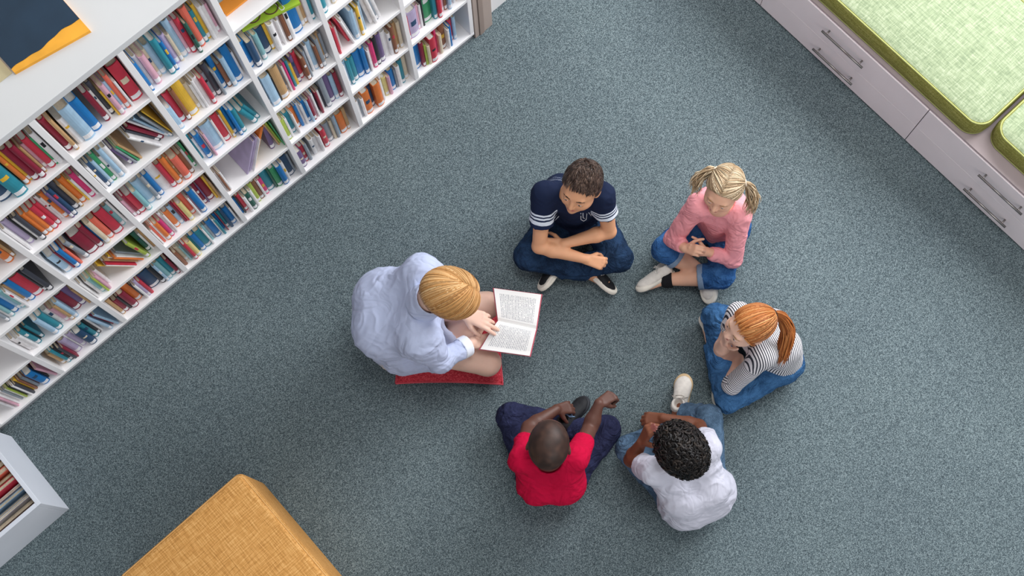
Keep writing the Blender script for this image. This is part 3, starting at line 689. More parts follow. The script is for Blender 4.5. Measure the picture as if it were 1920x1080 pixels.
def tail(P0, ctrl, spread, n, r0, m=14, endspread=.6, curl=.0, minspread=.25):
    """hanging tail of hair: strands round a smooth centre line"""
    pts = [np.array(P0)] + [np.array(c) for c in ctrl]; k = len(pts)
    ts = np.linspace(0, k - 1, m); P = []
    for t in ts:
        i = min(int(t), k - 2); u = t - i; a, b, c, d = pts[max(i - 1, 0)], pts[i], pts[i + 1], pts[min(i + 2, k - 1)]
        P.append(.5 * ((2 * b) + (-a + c) * u + (2 * a - 5 * b + 4 * c - d) * u * u + (-a + 3 * b - 3 * c + d) * u ** 3))
    P = np.array(P); s = ts / (k - 1); w = spread * (minspread + (1 - minspread) * np.sin(np.clip(s * 2.2, 0, math.pi / 2))) * (1 - (1 - endspread) * s ** 2)
    off = RNG.normal(0, .5, (n, 3)); off = off / np.maximum(np.linalg.norm(off, axis=1)[:, None], 1)
    L = .75 + .25 * RNG.random(n); out = []
    for i in range(n):
        idx = np.linspace(0, (m - 1) * L[i], m); q = np.stack([np.interp(idx, np.arange(m), P[:, c]) for c in range(3)], 1); ww = np.interp(idx, np.arange(m), w)
        wob = curl * np.stack([np.sin(s * 9 + off[i, 0] * 7), np.cos(s * 8 + off[i, 1] * 7), np.sin(s * 7 + 1)], 1) * s[:, None]
        out.append(q + off[i] * ww[:, None] + wob)
    rad = r0 * np.concatenate([np.full(m - 4, 1.0), [.85, .65, .45, .2]])
    return tubes(np.array(out), rad, ctr=np.array(P.mean(0)) - np.array([0, 0, .3]))

def shoe(parent, heel, toe, up, W, mu, ms, ml, origin, laces=5, L=None, label=None):
    heel = np.array(heel); toe = np.array(toe); x = nz(toe - heel); up = nz(np.array(up) - x * (np.array(up) @ x)); y = np.cross(up, x); L = np.linalg.norm(toe - heel)
    def w(a, b, c): return heel + x * a * L + y * b * W + up * c * L
    R = np.stack([x, y, up], 1)
    v = Vol(.03 * L / .2)
    v.ell(w(.13, 0, .17), (.14 * L, .40 * W, .17 * L), R); v.ell(w(.42, 0, .13), (.25 * L, .40 * W, .14 * L), R); v.ell(w(.72, 0, .09), (.27 * L, .46 * W, .115 * L), R)
    v.cone(w(.18, 0, .20), w(.20, 0, .36), .34 * W, .33 * W, k=.02, cuts=[(w(0, 0, .34), up)]); v.cone(w(.22, 0, .38), w(.2, 0, .26), .26 * W, .2 * W, k=.004, mode='s')
    for o in range(3): v.ops[o] = v.ops[o][:7] + ([(w(0, 0, .03), -up)],) + v.ops[o][8:]
    V, F = v.mesh(.0038)
    s = fastmesh('shoe', ripple(V, F, .0008, 60), F, [mu], parent, origin)
    if label: s['label'] = label
    sv = Vol(.012)
    for a, wd_, r in ((.13, 0, .42), (.40, .0, .40), (.72, .02, .49), (.85, .02, .36)):
        sv.ell(w(a, wd_, .03), (r * W * (1.05 if a < .8 else 1.2), r * W, .07 * L), R, k=.03, cuts=[(w(0, 0, .062), up), (w(0, 0, -.012), -up)])
    V, F = sv.mesh(.0038); fastmesh('sole', V, F, [ms], s, origin)
    if laces:
        mb = MB()
        for i in range(laces):
            a = .34 + .075 * i; zc = .318 - .038 * i
            mb.tube([w(a, -.22, zc - .03), w(a + .02, -.08, zc), w(a + .01, .08, zc), w(a, .22, zc - .03)], .0022, 5)
        for s_ in (-1, 1): mb.tube([w(.34, 0, .33), w(.33, s_ * .25, .345), w(.40, s_ * .42, .28), w(.36, s_ * .16, .325)], .0020, 5)
        mb.build('laces', ml, s, origin, True)
    return s

def person(J):
    """J: dict of joints (metres) and looks; returns the person with its clothing"""
    S_ = J.get('s', 1.0); sk, lp = J['skin']; H = J['h']; org = np.array([*(J['hipL'] + J['hipR'])[:2] / 2, 0.0])
    shL, shR, hpL, hpR = J['shL'], J['shR'], J['hipL'], J['hipR']; lat = nz(shR - shL)
    sm_, hm = (shL + shR) / 2, (hpL + hpR) / 2; spine = nz(sm_ - hm); back = nz(np.cross(spine, lat)) * (-1.0)
    if back @ J['fwd'] > 0: back = -back
    back = nz(back); mid = hm * .5 + sm_ * .5 + back * J.get('hunch', .04) * S_; chest = hm * .18 + sm_ * .82 + back * .02 * S_ - spine * .02
    c7 = sm_ + spine * .035 * S_ + back * .012 * S_; hs = np.linalg.norm(shR - shL) / 2
    hlat = nz(hpR - hpL); hw = np.linalg.norm(hpR - hpL) / 2
    fat = J.get('fat', 1.0)
    def torso(v, g, kk, cuts=()):
        for s, sh, hp in ((-1, shL, hpL), (1, shR, hpR)):
            v.cone(hm + s * hlat * hw * .66, mid + s * lat * hs * .46, .098 * S_ * fat + g, .080 * S_ * fat + g, k=kk, cuts=cuts)
            v.cone(mid + s * lat * hs * .46, chest + s * lat * hs * .60, .080 * S_ * fat + g, .068 * S_ * fat + g, k=kk)
            v.cone(chest + s * lat * hs * .55, sh - spine * .015 - s * lat * .01, .060 * S_ + g, .042 * S_ + g, k=kk)
            v.cone(c7 - spine * .03, sh - s * lat * .01, .040 * S_ + g, .038 * S_ + g, k=kk)
        v.cone(hm - back * .03 * S_, chest - back * .02 * S_, .085 * S_ * fat + g, .07 * S_ * fat + g, k=kk)
    O, R = J['O'], J['R']
    # --- body: one continuous skin
    b = Vol(.03 * S_); torso(b, -.012, .035 * S_)
    neck_top = O + R @ (np.array([0, -.10, -.22]) * H)
    b.cone(c7 - back * .005, neck_top, .047 * S_ * J.get('neck', 1), .044 * S_ * J.get('neck', 1), k=.03 * S_)
    for s, sh, el, wr in ((-1, shL, J['elL'], J['wrL']), (1, shR, J['elR'], J['wrR'])):
        b.cone(sh, el, .038 * S_, .031 * S_, k=.02 * S_); 
        mfa = el * .72 + wr * .28
        b.cone(el, mfa, .031 * S_, .0325 * S_, k=.012 * S_); b.cone(mfa, wr, .0325 * S_, .0205 * S_, k=.012 * S_)
    for hp, kn, an in ((hpL, J['knL'], J['anL']), (hpR, J['knR'], J['anR'])):
        b.cone(hp, kn, .070 * S_, .050 * S_, k=.02 * S_); mc = kn * .68 + an * .32
        b.cone(kn, mc, .048 * S_, .047 * S_, k=.015 * S_); b.cone(mc, an, .047 * S_, .030 * S_, k=.015 * S_)
    for (heel, toe) in J.get('feet', ()):   # bare or shod foot inside the shoe
        b.cone(heel * .8 + toe * .2, heel * .25 + toe * .75, .026 * S_, .022 * S_, k=.02 * S_)
    nh = len(b.ops); head_ops(b, O, R, H)
    for hd in J['hands']: add_hand(b, **hd)
    V, F = b.mesh(J.get('res', .0034))
    lc = (V - O) @ R / H; fc = lc[F].mean(1)
    lipm = (np.abs(fc[:, 0]) < .095 - .9 * np.abs(fc[:, 2] + .255)) & (np.abs(fc[:, 2] + .255) < .05) & (fc[:, 1] > .355)
    root = fastmesh('person', V, F, [sk, lp], None, org, midx=lipm.astype(np.int32))
    tag(root, J['label'], 'person')
    # --- eyes and brows
    ev = MB()
    def w(x, y, z): return O + R @ (np.array([x, y, z]) * H)
    for s in (-1, 1):
        eb = bpy.data.meshes.new('eye'); bm = bmesh.new(); bmesh.ops.create_uvsphere(bm, u_segments=16, v_segments=12, radius=.056 * H); bm.to_mesh(eb); bm.free()
        gz = R @ nz((0, 1, -.25))
        mi = [1 if (np.array(p.center) @ gz) > .056 * H * .84 else 0 for p in eb.polygons]
        finish('eye', eb, None, root, tuple(w(s * .14, .337, -.005)), True, mi, [plain('eye_white', 'e8e2dc', .25), plain(J.get('iris', 'iris_brown'), '3a2a22', .2)])
    for s in (-1, 1): mb = MB(); mb.tube([w(s * .065, .392, .082), w(s * .14, .388, .104), w(s * .225, .338, .090)], [.007 * H * 1.6, .008 * H * 1.7, .004 * H], 6); mb.build('eyebrow', J['brow'], root, tuple(org), True)
    # --- shirt
    g = J.get('shirt_g', .006); v = Vol(.03 * S_); torso(v, g - .004, .035 * S_)
    for sh, el, wr, slv in ((shL, J['elL'], J['wrL'], J['slL']), (shR, J['elR'], J['wrR'], J['slR'])):
        ks = J.get('sleeve_w', 1.0)
        if slv <= 1:
            d = nz(el - sh); c = sh + (el - sh) * slv; v.cone(sh, el, (.038 * S_ + .009) * ks, (.034 * S_ + .011) * ks, k=.03 * S_, cuts=[(c, d)])
        else:
            v.cone(sh, el, (.038 * S_ + .009) * ks, (.031 * S_ + .009) * ks, k=J.get('slk', .03) * S_)
            d = nz(wr - el); c = el + (wr - el) * (slv - 1); v.cone(el, wr, (.032 * S_ + .008) * ks, (.022 * S_ + .008) * ks, k=.014 * S_, cuts=[(c, d)])
    for a_, b__, r1, r2 in J.get('shirt_extra', ()): v.cone(a_, b__, r1, r2, k=.05)
    nk = Vol(.01); ntop = neck_top + (neck_top - c7) * .5
    v.cone(c7 - spine * .004 - back * J.get('neckf', .02), ntop, J.get('neck_open', .056) * S_, J.get('neck_open', .056) * S_ * 1.05, k=.008, mode='s')
    V, F = v.mesh(J.get('cres', .0042)); V0 = V
    V = ripple(V, F, J.get('wr', .0040), 13, J.get('wrst', (1, 1, .5))); V = ripple(V, F, J.get('wr', .0040) * .4, 32)
    attrs = {}
    if 'shirt_attr' in J: attrs['pat'] = J['shirt_attr'](V0, dict(sh=(shL, shR), el=(J['elL'], J['elR']), wr=(J['wrL'], J['wrR']), hm=hm, sm=sm_, spine=spine, lat=lat, back=back))
    J['_shirt'] = fastmesh(J.get('shirt_name', 'shirt'), V, F, [J['shirt']], root, org, attrs=attrs)
    # --- trousers
    if J.get('trousers'):
        gp = J.get('tg', .010); v = Vol(.025 * S_)
        v.cone(hpL, hpR, .092 * S_ * fat + gp * .3, k=.02)
        v.cone(hm, hm * .75 + mid * .25, .088 * S_ * fat + gp * .3, .084 * S_ * fat, k=.03, cuts=[(hm * .45 + mid * .55, spine)])
        for hp, kn, an, ct in ((hpL, J['knL'], J['anL'], J['cutL']), (hpR, J['knR'], J['anR'], J['cutR'])):
            if 'short' in J:
                v.cone(hp, kn, .076 * S_ + gp, .060 * S_ + gp, k=.03 * S_, cuts=[(hp + (kn - hp) * J['short'], nz(kn - hp))]); continue
            v.cone(hp, kn, .076 * S_ + gp, .053 * S_ + gp, k=.03 * S_)
            c = kn + (an - kn) * ct; d = nz(an - kn)
            v.cone(kn, an, .051 * S_ + gp, .040 * S_ + gp * .9, k=.009 * S_, cuts=[(c, d)])
        V, F = v.mesh(J.get('cres', .0042))
        V = ripple(V, F, .0045, 14, (1, 1, 1.3)); V = ripple(V, F, .0018, 40); V[:, 2] = np.maximum(V[:, 2], .002)
        fastmesh(J.get('trousers_name', 'jeans'), V, F, [J['trousers']], root, org)
        if J.get('cuffs'):
            for kn, an, ct in ((J['knL'], J['anL'], J['cutL']), (J['knR'], J['anR'], J['cutR'])):
                c = kn + (an - kn) * (ct - .02); d = nz(an - kn); cv = Vol(.01)
                rr = (.051 + (.040 - .051) * ct) * S_ + gp + .004
                cv.cone(c - d * .05, c + d * .05, rr, rr, cuts=[(c + d * .013, d), (c - d * .013, -d)]); cv.cone(c - d * .09, c + d * .09, rr - .007, mode='s', k=.003)
                V, F = cv.mesh(.0038); fastmesh('cuff', V, F, [J['cuffs']], root, org)
    # --- hair
    V, F, A = J['hairf'](O, R, H)
    fastmesh('hair', V, F, [J['hair']], root, org, attrs={'hv': A})
    return root, org
# ------------------------------------------------------------------ people
A_ = at
def head(u, v, z, dx, dy, pitch, h, roll=0):
    f = pitched(img_dir(u, v, dx, dy, z), pitch); R = frame(f, (0, 0, 1))
    c, s = math.cos(math.radians(roll)), math.sin(math.radians(roll)); R = R @ np.array([[c, 0, s], [0, 1, 0], [-s, 0, c]])
    return A_(u, v, z) - R @ (SKC * h), R
def mkhair(name, dark, mid, light, rough=.45): return attrmat(name, 'hv', [(0, dark), (.5, mid), (1, light)], rough, .4)
HB = mkhair('brown_hair', '201712', '42312a', '6a564a'); HBL = mkhair('blond_hair', '8a5a30', 'cc965a', 'eec792'); HPK = mkhair('ash_blond_hair', '7a6248', 'b89c7a', 'e6d6b8')
HRD = mkhair('ginger_hair', '7c4018', 'b86c34', 'e2a265'); HBK = mkhair('black_hair', '080607', '161213', '40362f', .5); HSH = mkhair('shaved_hair', '21140f', '35221b', '4a3228', .55)
DEN = cloth('blue_denim', '2c527e', .55, 13, .2, 420, '44709e'); DEND = cloth('dark_denim', '17283f', .55, 13, .2, 420, '273f5e'); NAVY = cloth('navy_cotton', '20233c', .55, 14, .15, 420, '2e3250')
DENG = cloth('washed_denim', '445b74', .55, 13, .2, 420, '64809c'); DENB = cloth('bright_denim', '264f84', .5, 13, .2, 420, '3f6ea6')
LACE = plain('white_lace', 'e6e2dc', .7, .04, 90); SOLEW = plain('white_sole', 'e8e2d6', .6, .05, 40); SOLET = plain('tan_sole', 'c4a984', .6, .06, 40); SHW = plain('white_canvas', 'ded8d0', .75, .07, 60, .1); SHK = plain('black_canvas', '1d1e22', .7, .15, 60, .1)
DKBROW = plain('dark_brow', '3a2a20', .8); LTBROW = plain('fair_brow', '9c7a58', .8); BKBROW = plain('black_brow', '181312', .8)

def hair_short(n, L, r0, thr=.03, lift=.10, wave=.25, flow=None, curl=0, m=7, f0=1.03, capf=1.04, nn=(0, -.62, .78)):
    def f(O, R, H):
        cap = haircap(O, R, H, capf, thr, nn)
        d = sphv(RNG.normal(0, 1, (n * 3, 3))); d = d[(d * SKR) @ nz(nn) > thr - .01][:n]; k = len(d)
        c0 = nz((.15, -.55, .82)); tg = (flow if flow is not None else d - c0)
        tg = tg + vnoise(d * 4.0)[:, None] * np.array([wave, 0, 0]) + RNG.normal(0, .12, (k, 3)); tg = tg - d * (tg * d).sum(1)[:, None]; tg = sphv(tg)
        s = np.linspace(0, 1, m)[None, :, None]; LL = (L * (.7 + .5 * RNG.random(k)))[:, None, None]
        P = d[:, None] + tg[:, None] * s * LL
        lf = f0 + lift * (.5 + .5 * vnoise(d * 5 + 3))[:, None] * np.sin(s[..., 0] * 2.2)
        if curl:
            b = np.cross(d, tg); ph = RNG.random(k)[:, None] * 6.28; a = ph + s[..., 0] * 9.5
            P = d[:, None] + tg[:, None] * s * LL * .6 + curl * (np.cos(a)[..., None] * tg[:, None] + np.sin(a)[..., None] * b[:, None]) ; lf = f0 + lift * s[..., 0] * (.6 + .6 * RNG.random(k))[:, None]
        Q = scalp(P, O, R, H, lf)
        rad = r0 * H * np.concatenate([np.linspace(1, 1, m - 3), [.85, .6, .2]])
        V, F, A = tubes(Q, rad, attr=np.clip(.5 + .35 * vnoise(d * 7) + RNG.normal(0, .18, k), 0, 1), ctr=O + R @ (SKC * H))
        return merge([(cap[0], cap[1], cap[2] * .6), (V, F, A)])
    return f
def hair_shaved(O, R, H):
    cap = haircap(O, R, H, 1.006, .02); return cap[0], cap[1], .5 + .4 * vnoise(cap[0] * 60)
def hair_tail(O, R, H):
    cap = haircap(O, R, H, 1.025); n = 900
    t = RNG.random(n); p0 = hairline(t) * (1 + 0 * t[:, None]); p0 = sphv(p0 + RNG.normal(0, .03, (n, 3)))
    tie = nz((0, -.93, .38)); p2 = np.tile(tie, (n, 1)) + RNG.normal(0, .05, (n, 3)); c1 = sphv(p0 + p2) * 1.25 + np.array([0, .05, .25]) * (p0[:, 1:2] > 0)
    S1 = bez_strands(p0, c1, p2, O, R, H, 1.03, 1.06, m=11)
    p0b = sphv(np.stack([RNG.uniform(-.9, .9, n), RNG.uniform(-.6, .8, n), RNG.uniform(.3, 1, n)], 1))
    S2 = bez_strands(p0b, sphv(p0b + p2), p2, O, R, H, 1.05, 1.07, m=11)
    rad = .012 * H * np.concatenate([[.5], np.full(9, 1.0), [.8]])
    a = tubes(np.concatenate([S1, S2]), rad, ctr=O + R @ (SKC * H), attr=np.clip(RNG.normal(.6, .2, len(S1) + len(S2)), 0, 1))
    P0 = scalp(tie[None], O, R, H, 1.08)[0]
    b = tail(P0, [A_(1468, 596, .56), A_(1478, 622, .50), A_(1470, 655, .44), A_(1463, 680, .40)], .034, 420, .0019, curl=.004)
    b = (b[0], b[1], np.clip(b[2] * .75, 0, 1))
    wisps = tail(scalp(nz((-.6, .75, .35))[None], O, R, H, 1.05)[0], [scalp(nz((-.92, .35, -.1))[None], O, R, H, 1.10)[0], scalp(nz((-.95, .1, -.5))[None], O, R, H, 1.12)[0]], .008, 30, .0012)
    return merge([cap, a, b, wisps])
def hair_pig(O, R, H):
    cap = haircap(O, R, H, 1.02); parts = [cap]; n = 520
    for s in (-1, 1):
        tie = nz((s * .86, -.34, .30)); t = RNG.random(n * 2); p = hairline(t); p = p[(p[:, 0] * s > .0)][:n // 2]
        y = RNG.uniform(-.9, .82, n // 2); q = sphv(np.stack([s * np.abs(RNG.normal(.02, .015, n // 2)), y, np.sqrt(np.maximum(1 - y * y, 0)) * .95 * np.where(y < -.6, .5, 1)], 1))
        p0 = np.concatenate([p, q]); k = len(p0); p2 = tie + RNG.normal(0, .045, (k, 3))
        S1 = bez_strands(p0, sphv(p0 + p2) * 1.1, p2, O, R, H, 1.025, 1.055, m=9)
        parts.append(tubes(S1, .0115 * H * np.array([.4, 1, 1, 1, 1, 1, 1, 1, .8]), ctr=O + R @ (SKC * H), attr=np.clip(RNG.normal(.62, .22, k), 0, 1)))
        P0 = scalp(tie[None], O, R, H, 1.08)[0]
        c = TAILS[0] if np.linalg.norm(P0 - TAILS[0][0]) < np.linalg.norm(P0 - TAILS[1][0]) else TAILS[1]
        parts.append(tail(P0, c, .026, 190, .0017, curl=.007, endspread=.9))
    return merge(parts)
TAILS = ([A_(1326, 322, .63), A_(1310, 336, .60), A_(1302, 362, .56)], [A_(1408, 354, .60), A_(1412, 376, .55), A_(1404, 398, .50)])
def hair_lady(O, R, H):
    cap = haircap(O, R, H, 1.03, .0); parts = [cap]; n = 1500
    y = RNG.uniform(-.30, .80, n); px_ = -.30; side = RNG.random(n) < .72
    q = sphv(np.stack([np.full(n, px_) + RNG.normal(0, .012, n), y, np.sqrt(np.maximum(1 - y * y - px_ ** 2, .02))], 1))
    u = (y + .30) / 1.10 + RNG.normal(0, .04, n)                    # 0 at the crown, 1 at the forehead
    for s in (1, -1):
        m_ = side if s > 0 else ~side; uu = u[m_]; az = np.radians(-92 + 130 * np.clip(uu, -.1, 1.05) ** .8); k = len(uu)
        p2 = sphv(np.stack([s * np.cos(az), np.sin(az), -.42 - .42 * np.clip(-np.sin(az), 0, 1) + RNG.normal(0, .06, k)], 1))
        c1 = sphv(q[m_] * .6 + p2 * .75 + np.array([0, 0, .45])) * 1.15
        S1 = bez_strands(q[m_], c1, p2, O, R, H, 1.03, 1.17, m=12, jit=.012)
        parts.append(tubes(S1, .0115 * H * np.concatenate([[.4], np.full(8, 1.0), [.8, .5, .2]]), ctr=O + R @ (SKC * H), attr=np.clip(.55 + .3 * vnoise(np.stack([uu * 14, uu * 0 + s, uu * 0], 1)) + RNG.normal(0, .15, k), 0, 1)))
    return merge(parts)

def lengths(n, J):
    print(n, 'ua %.2f %.2f fa %.2f %.2f th %.2f %.2f sh %.2f %.2f shW %.2f tor %.2f' % (
        *[np.linalg.norm(a - b) for a, b in ((J['shL'], J['elL']), (J['shR'], J['elR']), (J['elL'], J['wrL']), (J['elR'], J['wrR']), (J['hipL'], J['knL']), (J['hipR'], J['knR']), (J['knL'], J['anL']), (J['knR'], J['anR']), (J['shL'], J['shR']))],
        np.linalg.norm((J['shL'] + J['shR'] - J['hipL'] - J['hipR']) / 2)))
Z3 = np.array([0, 0, 1.0])
FIST = [(62, 75, 45)] * 4; RELAX = [(18, 25, 15), (22, 28, 18), (28, 32, 20), (34, 36, 22)]; CLASP = [(38, 55, 30), (42, 58, 30), (45, 58, 30), (48, 60, 30)]

def sleeve_t(V, s, a, b):
    ab = b - a; t = (V - a) @ ab / (ab @ ab); q = V - a - np.clip(t, 0, 1)[:, None] * ab; return t, np.sqrt((q * q).sum(1))
# ---- boy in the navy polo
def polo_attr(V, c):
    pat = np.zeros(len(V))
    for sh, el in zip(c['sh'], c['el']):
        t, d = sleeve_t(V, 0, sh, el); m = (d < .062) & (t > .16); pat[m] = t[m]
    h = (V - c['sm']) @ c['spine']; bk = (V - c['sm']) @ c['back']; m = (pat < .05) & (bk > .005)
    pat[m & (h > -.028) & (h < -.021)] = .40; pat[m & (h > -.046) & (h < -.036)] = .40
    return pat
POLO = attrmat('navy_polo_jersey', 'pat', [(0, '18223c'), (.27, 'd5dde8'), (.305, '1d2946'), (.335, 'd5dde8'), (.37, '1d2946'), (.40, 'd5dde8'), (.47, '1d2946')], .85, .15, True, 60, .15)
J = dict(label='person in navy shirt with white sleeve stripes, cross legged with forearms folded, looking left', s=.98, h=.205, skin=skinmat('tan_skin', 'dba27c', 'c07468'), fwd=img_dir(1085, 400, -5, 27),
    shL=A_(1020, 364, .47), shR=A_(1131, 366, .47), elL=A_(1011, 462, .26), elR=A_(1142, 434, .27), wrL=A_(1099, 486, .235), wrR=A_(1057, 457, .27),
    hipL=A_(1060, 398, .105), hipR=A_(1104, 398, .105), knL=A_(990, 480, .12), knR=A_(1160, 484, .13), anL=A_(1112, 512, .055), anR=A_(1040, 508, .055),
    slL=.56, slR=.50, cutL=.93, cutR=.93, shirt=POLO, shirt_attr=polo_attr, shirt_name='polo_shirt', trousers=DEND, brow=DKBROW, hair=HB, sleeve_w=1.08,
    hairf=hair_short(2300, .34, .012, thr=.045, lift=.09, wave=.8))
J['O'], J['R'] = head(1092, 342, .64, -13, 27, -14, .203, roll=0)
dW = nz(J['wrL'] - J['elL']); fL = img_dir(1085, 480, 0, -10)
J['hands'] = [dict(W=J['wrL'], D=dW, NP=nz(fL * .35 - Z3), TH=fL, L=.135, curl=FIST, tcurl=.9, thumb=(.6, .45, .5)),
              dict(W=J['wrR'], D=nz(J['wrR'] - J['elR']) + fL * .25, NP=-Z3 + fL * .1, TH=fL, L=.13, curl=RELAX)]
J['feet'] = [(A_(1108, 512, .06), A_(1146, 540, .06))]; lengths('boy1', J)
root, org = person(J)
shoe(root, A_(1104, 508, .055), A_(1150, 548, .045), nz(img_dir(1130, 530, 20, -16) * .75 + Z3 * .65), .072, SHK, SOLEW, LACE, tuple(org), label='black canvas shoe with white sole')
shoe(root, A_(1046, 500, .045), A_(1016, 540, .040), nz(img_dir(1020, 530, -20, -14) * .6 + Z3 * .5), .068, SHK, SOLEW, LACE, tuple(org))
# white print on the chest
from mathutils.bvhtree import BVHTree
def onto(o, u, v, off=.0015):
    """the point of a garment seen at this place, lifted off the cloth by its ink thickness"""
    w0 = Vector(o['_w']); me = o.data
    if '_b' not in TREES or TREES['_n'] != o.name: TREES['_b'] = BVHTree.FromPolygons([x.co[:] for x in me.vertices], [p_.vertices[:] for p_ in me.polygons]); TREES['_n'] = o.name
    d = Vector(RC @ np.array([(u - 960) / FPX, (540 - v) / FPX, -1.0])).normalized(); hit = TREES['_b'].ray_cast(Vector(CC) - w0, d)
    return None if hit[0] is None else np.array(hit[0] + w0 + hit[1] * off)
TREES = {}
for pts in ([(1089, 399), (1089, 411), (1094, 414), (1099, 411), (1100, 400)], [(1093, 399), (1093, 408), (1096, 409)], [(1104, 398), (1108, 404)], [(1037, 411), (1045, 401)], [(1041, 413), (1048, 405)]):
    P_ = [onto(J['_shirt'], *p_) for p_ in pts]; P_ = [p_ for p_ in P_ if p_ is not None]
    if len(P_) > 1: MB().tube(P_, .0016, 5).build('print_stroke', plain('white_print', 'dde2ea', .7), J['_shirt'], tuple(org), True)

# ---- girl in pink
J = dict(label='person in pink long sleeved top with blond pigtails, cross legged, hands clasped', s=.92, h=.195, skin=skinmat('fair_skin', 'e6b498', 'cc8078'), fwd=img_dir(1350, 420, -10, 27),
    shL=A_(1308, 384, .46), shR=A_(1388, 400, .45), elL=A_(1262, 447, .20), elR=A_(1374, 486, .19), wrL=A_(1284, 465, .28), wrR=A_(1325, 472, .27),
    hipL=A_(1334, 412, .10), hipR=A_(1368, 424, .10), knL=A_(1246, 466, .135), knR=A_(1352, 516, .11), anL=A_(1322, 516, .06), anR=A_(1258, 524, .055),
    slL=1.86, slR=1.86, cutL=.30, cutR=.42, shirt=cloth('pink_jersey', 'f2a2aa', .45, 10, .05), shirt_name='long_sleeved_top', trousers=DENB, cuffs=plain('denim_turn_up', '7d93ad', .8, .1, 40),
    brow=LTBROW, hair=HPK, hairf=hair_pig, neck_open=.062, neckf=-.02)
J['O'], J['R'] = head(1360, 348, .61, -12, 25, -6, .195, roll=0)
c = A_(1303, 462, .30); f = img_dir(1300, 460, -8, 12)
J['hands'] = [dict(W=J['wrL'], D=nz(c - J['wrL']) + f * .5 + Z3 * .3, NP=nz(J['wrR'] - J['wrL']) - Z3 * .3, TH=Z3 - f * .5, L=.118, curl=CLASP, tcurl=.4),
              dict(W=J['wrR'], D=nz(c - J['wrR']) + f * .4 + Z3 * .3, NP=nz(J['wrL'] - J['wrR']) - Z3 * .2, TH=Z3 - f * .5, L=.118, curl=CLASP, tcurl=.4)]
J['feet'] = [(A_(1256, 520, .05), A_(1205, 540, .045)), (A_(1325, 520, .05), A_(1330, 548, .045))]; lengths('pink', J)
root, org = person(J)
shoe(root, A_(1262, 512, .05), A_(1196, 544, .040), nz(img_dir(1220, 520, -8, -16) * .8 + Z3 * .6), .075, SHW, SOLEW, LACE, tuple(org), 6)
shoe(root, A_(1326, 514, .05), A_(1331, 564, .035), nz(img_dir(1320, 540, -12, 2) * .5 + Z3 * .8), .068, SHW, SOLEW, LACE, tuple(org), 3)
for kn, an, u in ((J['knR'], J['anR'], .97), (J['knL'], J['anL'], .97)):
    sv = Vol(.01); d = nz(an - kn); c = kn + (an - kn) * u; sv.cone(c, an + d * .02, .037, .036, cuts=[(c, -d)]); V, F = sv.mesh(.004); fastmesh('sock', V, F, [plain('black_sock', '17171b', .9)], root, tuple(org))
for s in (-1, 1):
    O, R, H = J['O'], J['R'], J['h']; P0 = scalp(nz((s * .86, -.34, .30))[None], O, R, H, 1.10)[0]; ax = nz(P0 - (O + R @ (SKC * H))); a = nz(np.cross(ax, Z3)); b_ = np.cross(ax, a)
    MB().tube([P0 + .011 * (math.cos(q) * a + math.sin(q) * b_) for q in np.linspace(0, 6.283, 15)], .0035, 6).build('hair_band', plain('beige_elastic', 'd8c8b4', .7), root, tuple(org), True)

# ---- girl with the ginger ponytail
def stripe_attr(V, c):
    pat = (V - c['hm']) @ (c['back'] - .55 * c['spine']) + .8
    for sh, el in zip(c['sh'], c['el']):
        t, d = sleeve_t(V, 0, sh, el); m = (d < .060) & (t > .30); pat[m] = ((V - sh) @ nz(el - sh))[m] + .5
    for el, wr in zip(c['el'], c['wr']):
        t, d = sleeve_t(V, 0, el, wr); m = (d < .05) & (t > 0); pat[m] = (t * np.linalg.norm(el - wr))[m] + .27
    return pat
J = dict(label='person in black and white striped top with ginger ponytail, cheek resting on hand', s=.95, h=.200, skin=skinmat('pale_skin', 'e8bca6', 'cc8078'), fwd=img_dir(1400, 640, -25, 8),
    shL=A_(1432, 668, .44), shR=A_(1384, 588, .46), elL=A_(1372, 722, .20), elR=A_(1352, 655, .24), wrL=A_(1386, 672, .235), wrR=A_(1358, 642, .385),
    hipL=A_(1466, 680, .105), hipR=A_(1452, 640, .105), knL=A_(1366, 748, .12), knR=A_(1342, 594, .12), anL=A_(1336, 640, .055), anR=A_(1362, 706, .06),
    slL=1.22, slR=.42, cutL=.93, cutR=.93, shirt=stripemat('striped_jersey', 'pat', 96, '2a2c3a', 'e4e2e6', .42), shirt_attr=stripe_attr, shirt_name='striped_top', trousers=DEN,
    brow=LTBROW, hair=HRD, hairf=hair_tail, wr=.0018, hunch=.05)
J['O'], J['R'] = head(1411, 607, .61, -26, 11, -10, .203, roll=0)
J['hands'] = [dict(W=J['wrR'], D=nz(A_(1364, 620, .52) - J['wrR']), NP=img_dir(1360, 630, 20, -2), TH=img_dir(1360, 630, -3, 10), L=.125, curl=[(25, 40, 25)] * 4),
              dict(W=J['wrL'], D=nz(A_(1356, 662, .24) - J['wrL']), NP=-Z3 * .4 + img_dir(1360, 660, -10, -8), TH=Z3, L=.12, curl=RELAX)]
J['feet'] = [(A_(1334, 636, .05), A_(1322, 608, .045)), (A_(1358, 712, .05), A_(1346, 745, .045))]; lengths('pony', J)
root, org = person(J)
PNK = plain('pink_grey_canvas', '9c8790', .8, .1, 50, .1)
shoe(root, A_(1346, 655, .045), A_(1314, 596, .040), nz(Z3 * .7 + img_dir(1330, 620, 14, -3)), .068, PNK, SOLEW, LACE, tuple(org), 0)
shoe(root, A_(1354, 705, .045), A_(1342, 752, .040), nz(Z3 * .8 + img_dir(1340, 740, 12, 5)), .066, PNK, SOLEW, LACE, tuple(org), 0)
O, R, H = J['O'], J['R'], J['h']; P0 = scalp(nz((0, -.93, .38))[None], O, R, H, 1.07)[0]; ax = nz(P0 - (O + R @ (SKC * H))); a = nz(np.cross(ax, Z3)); b_ = np.cross(ax, a)
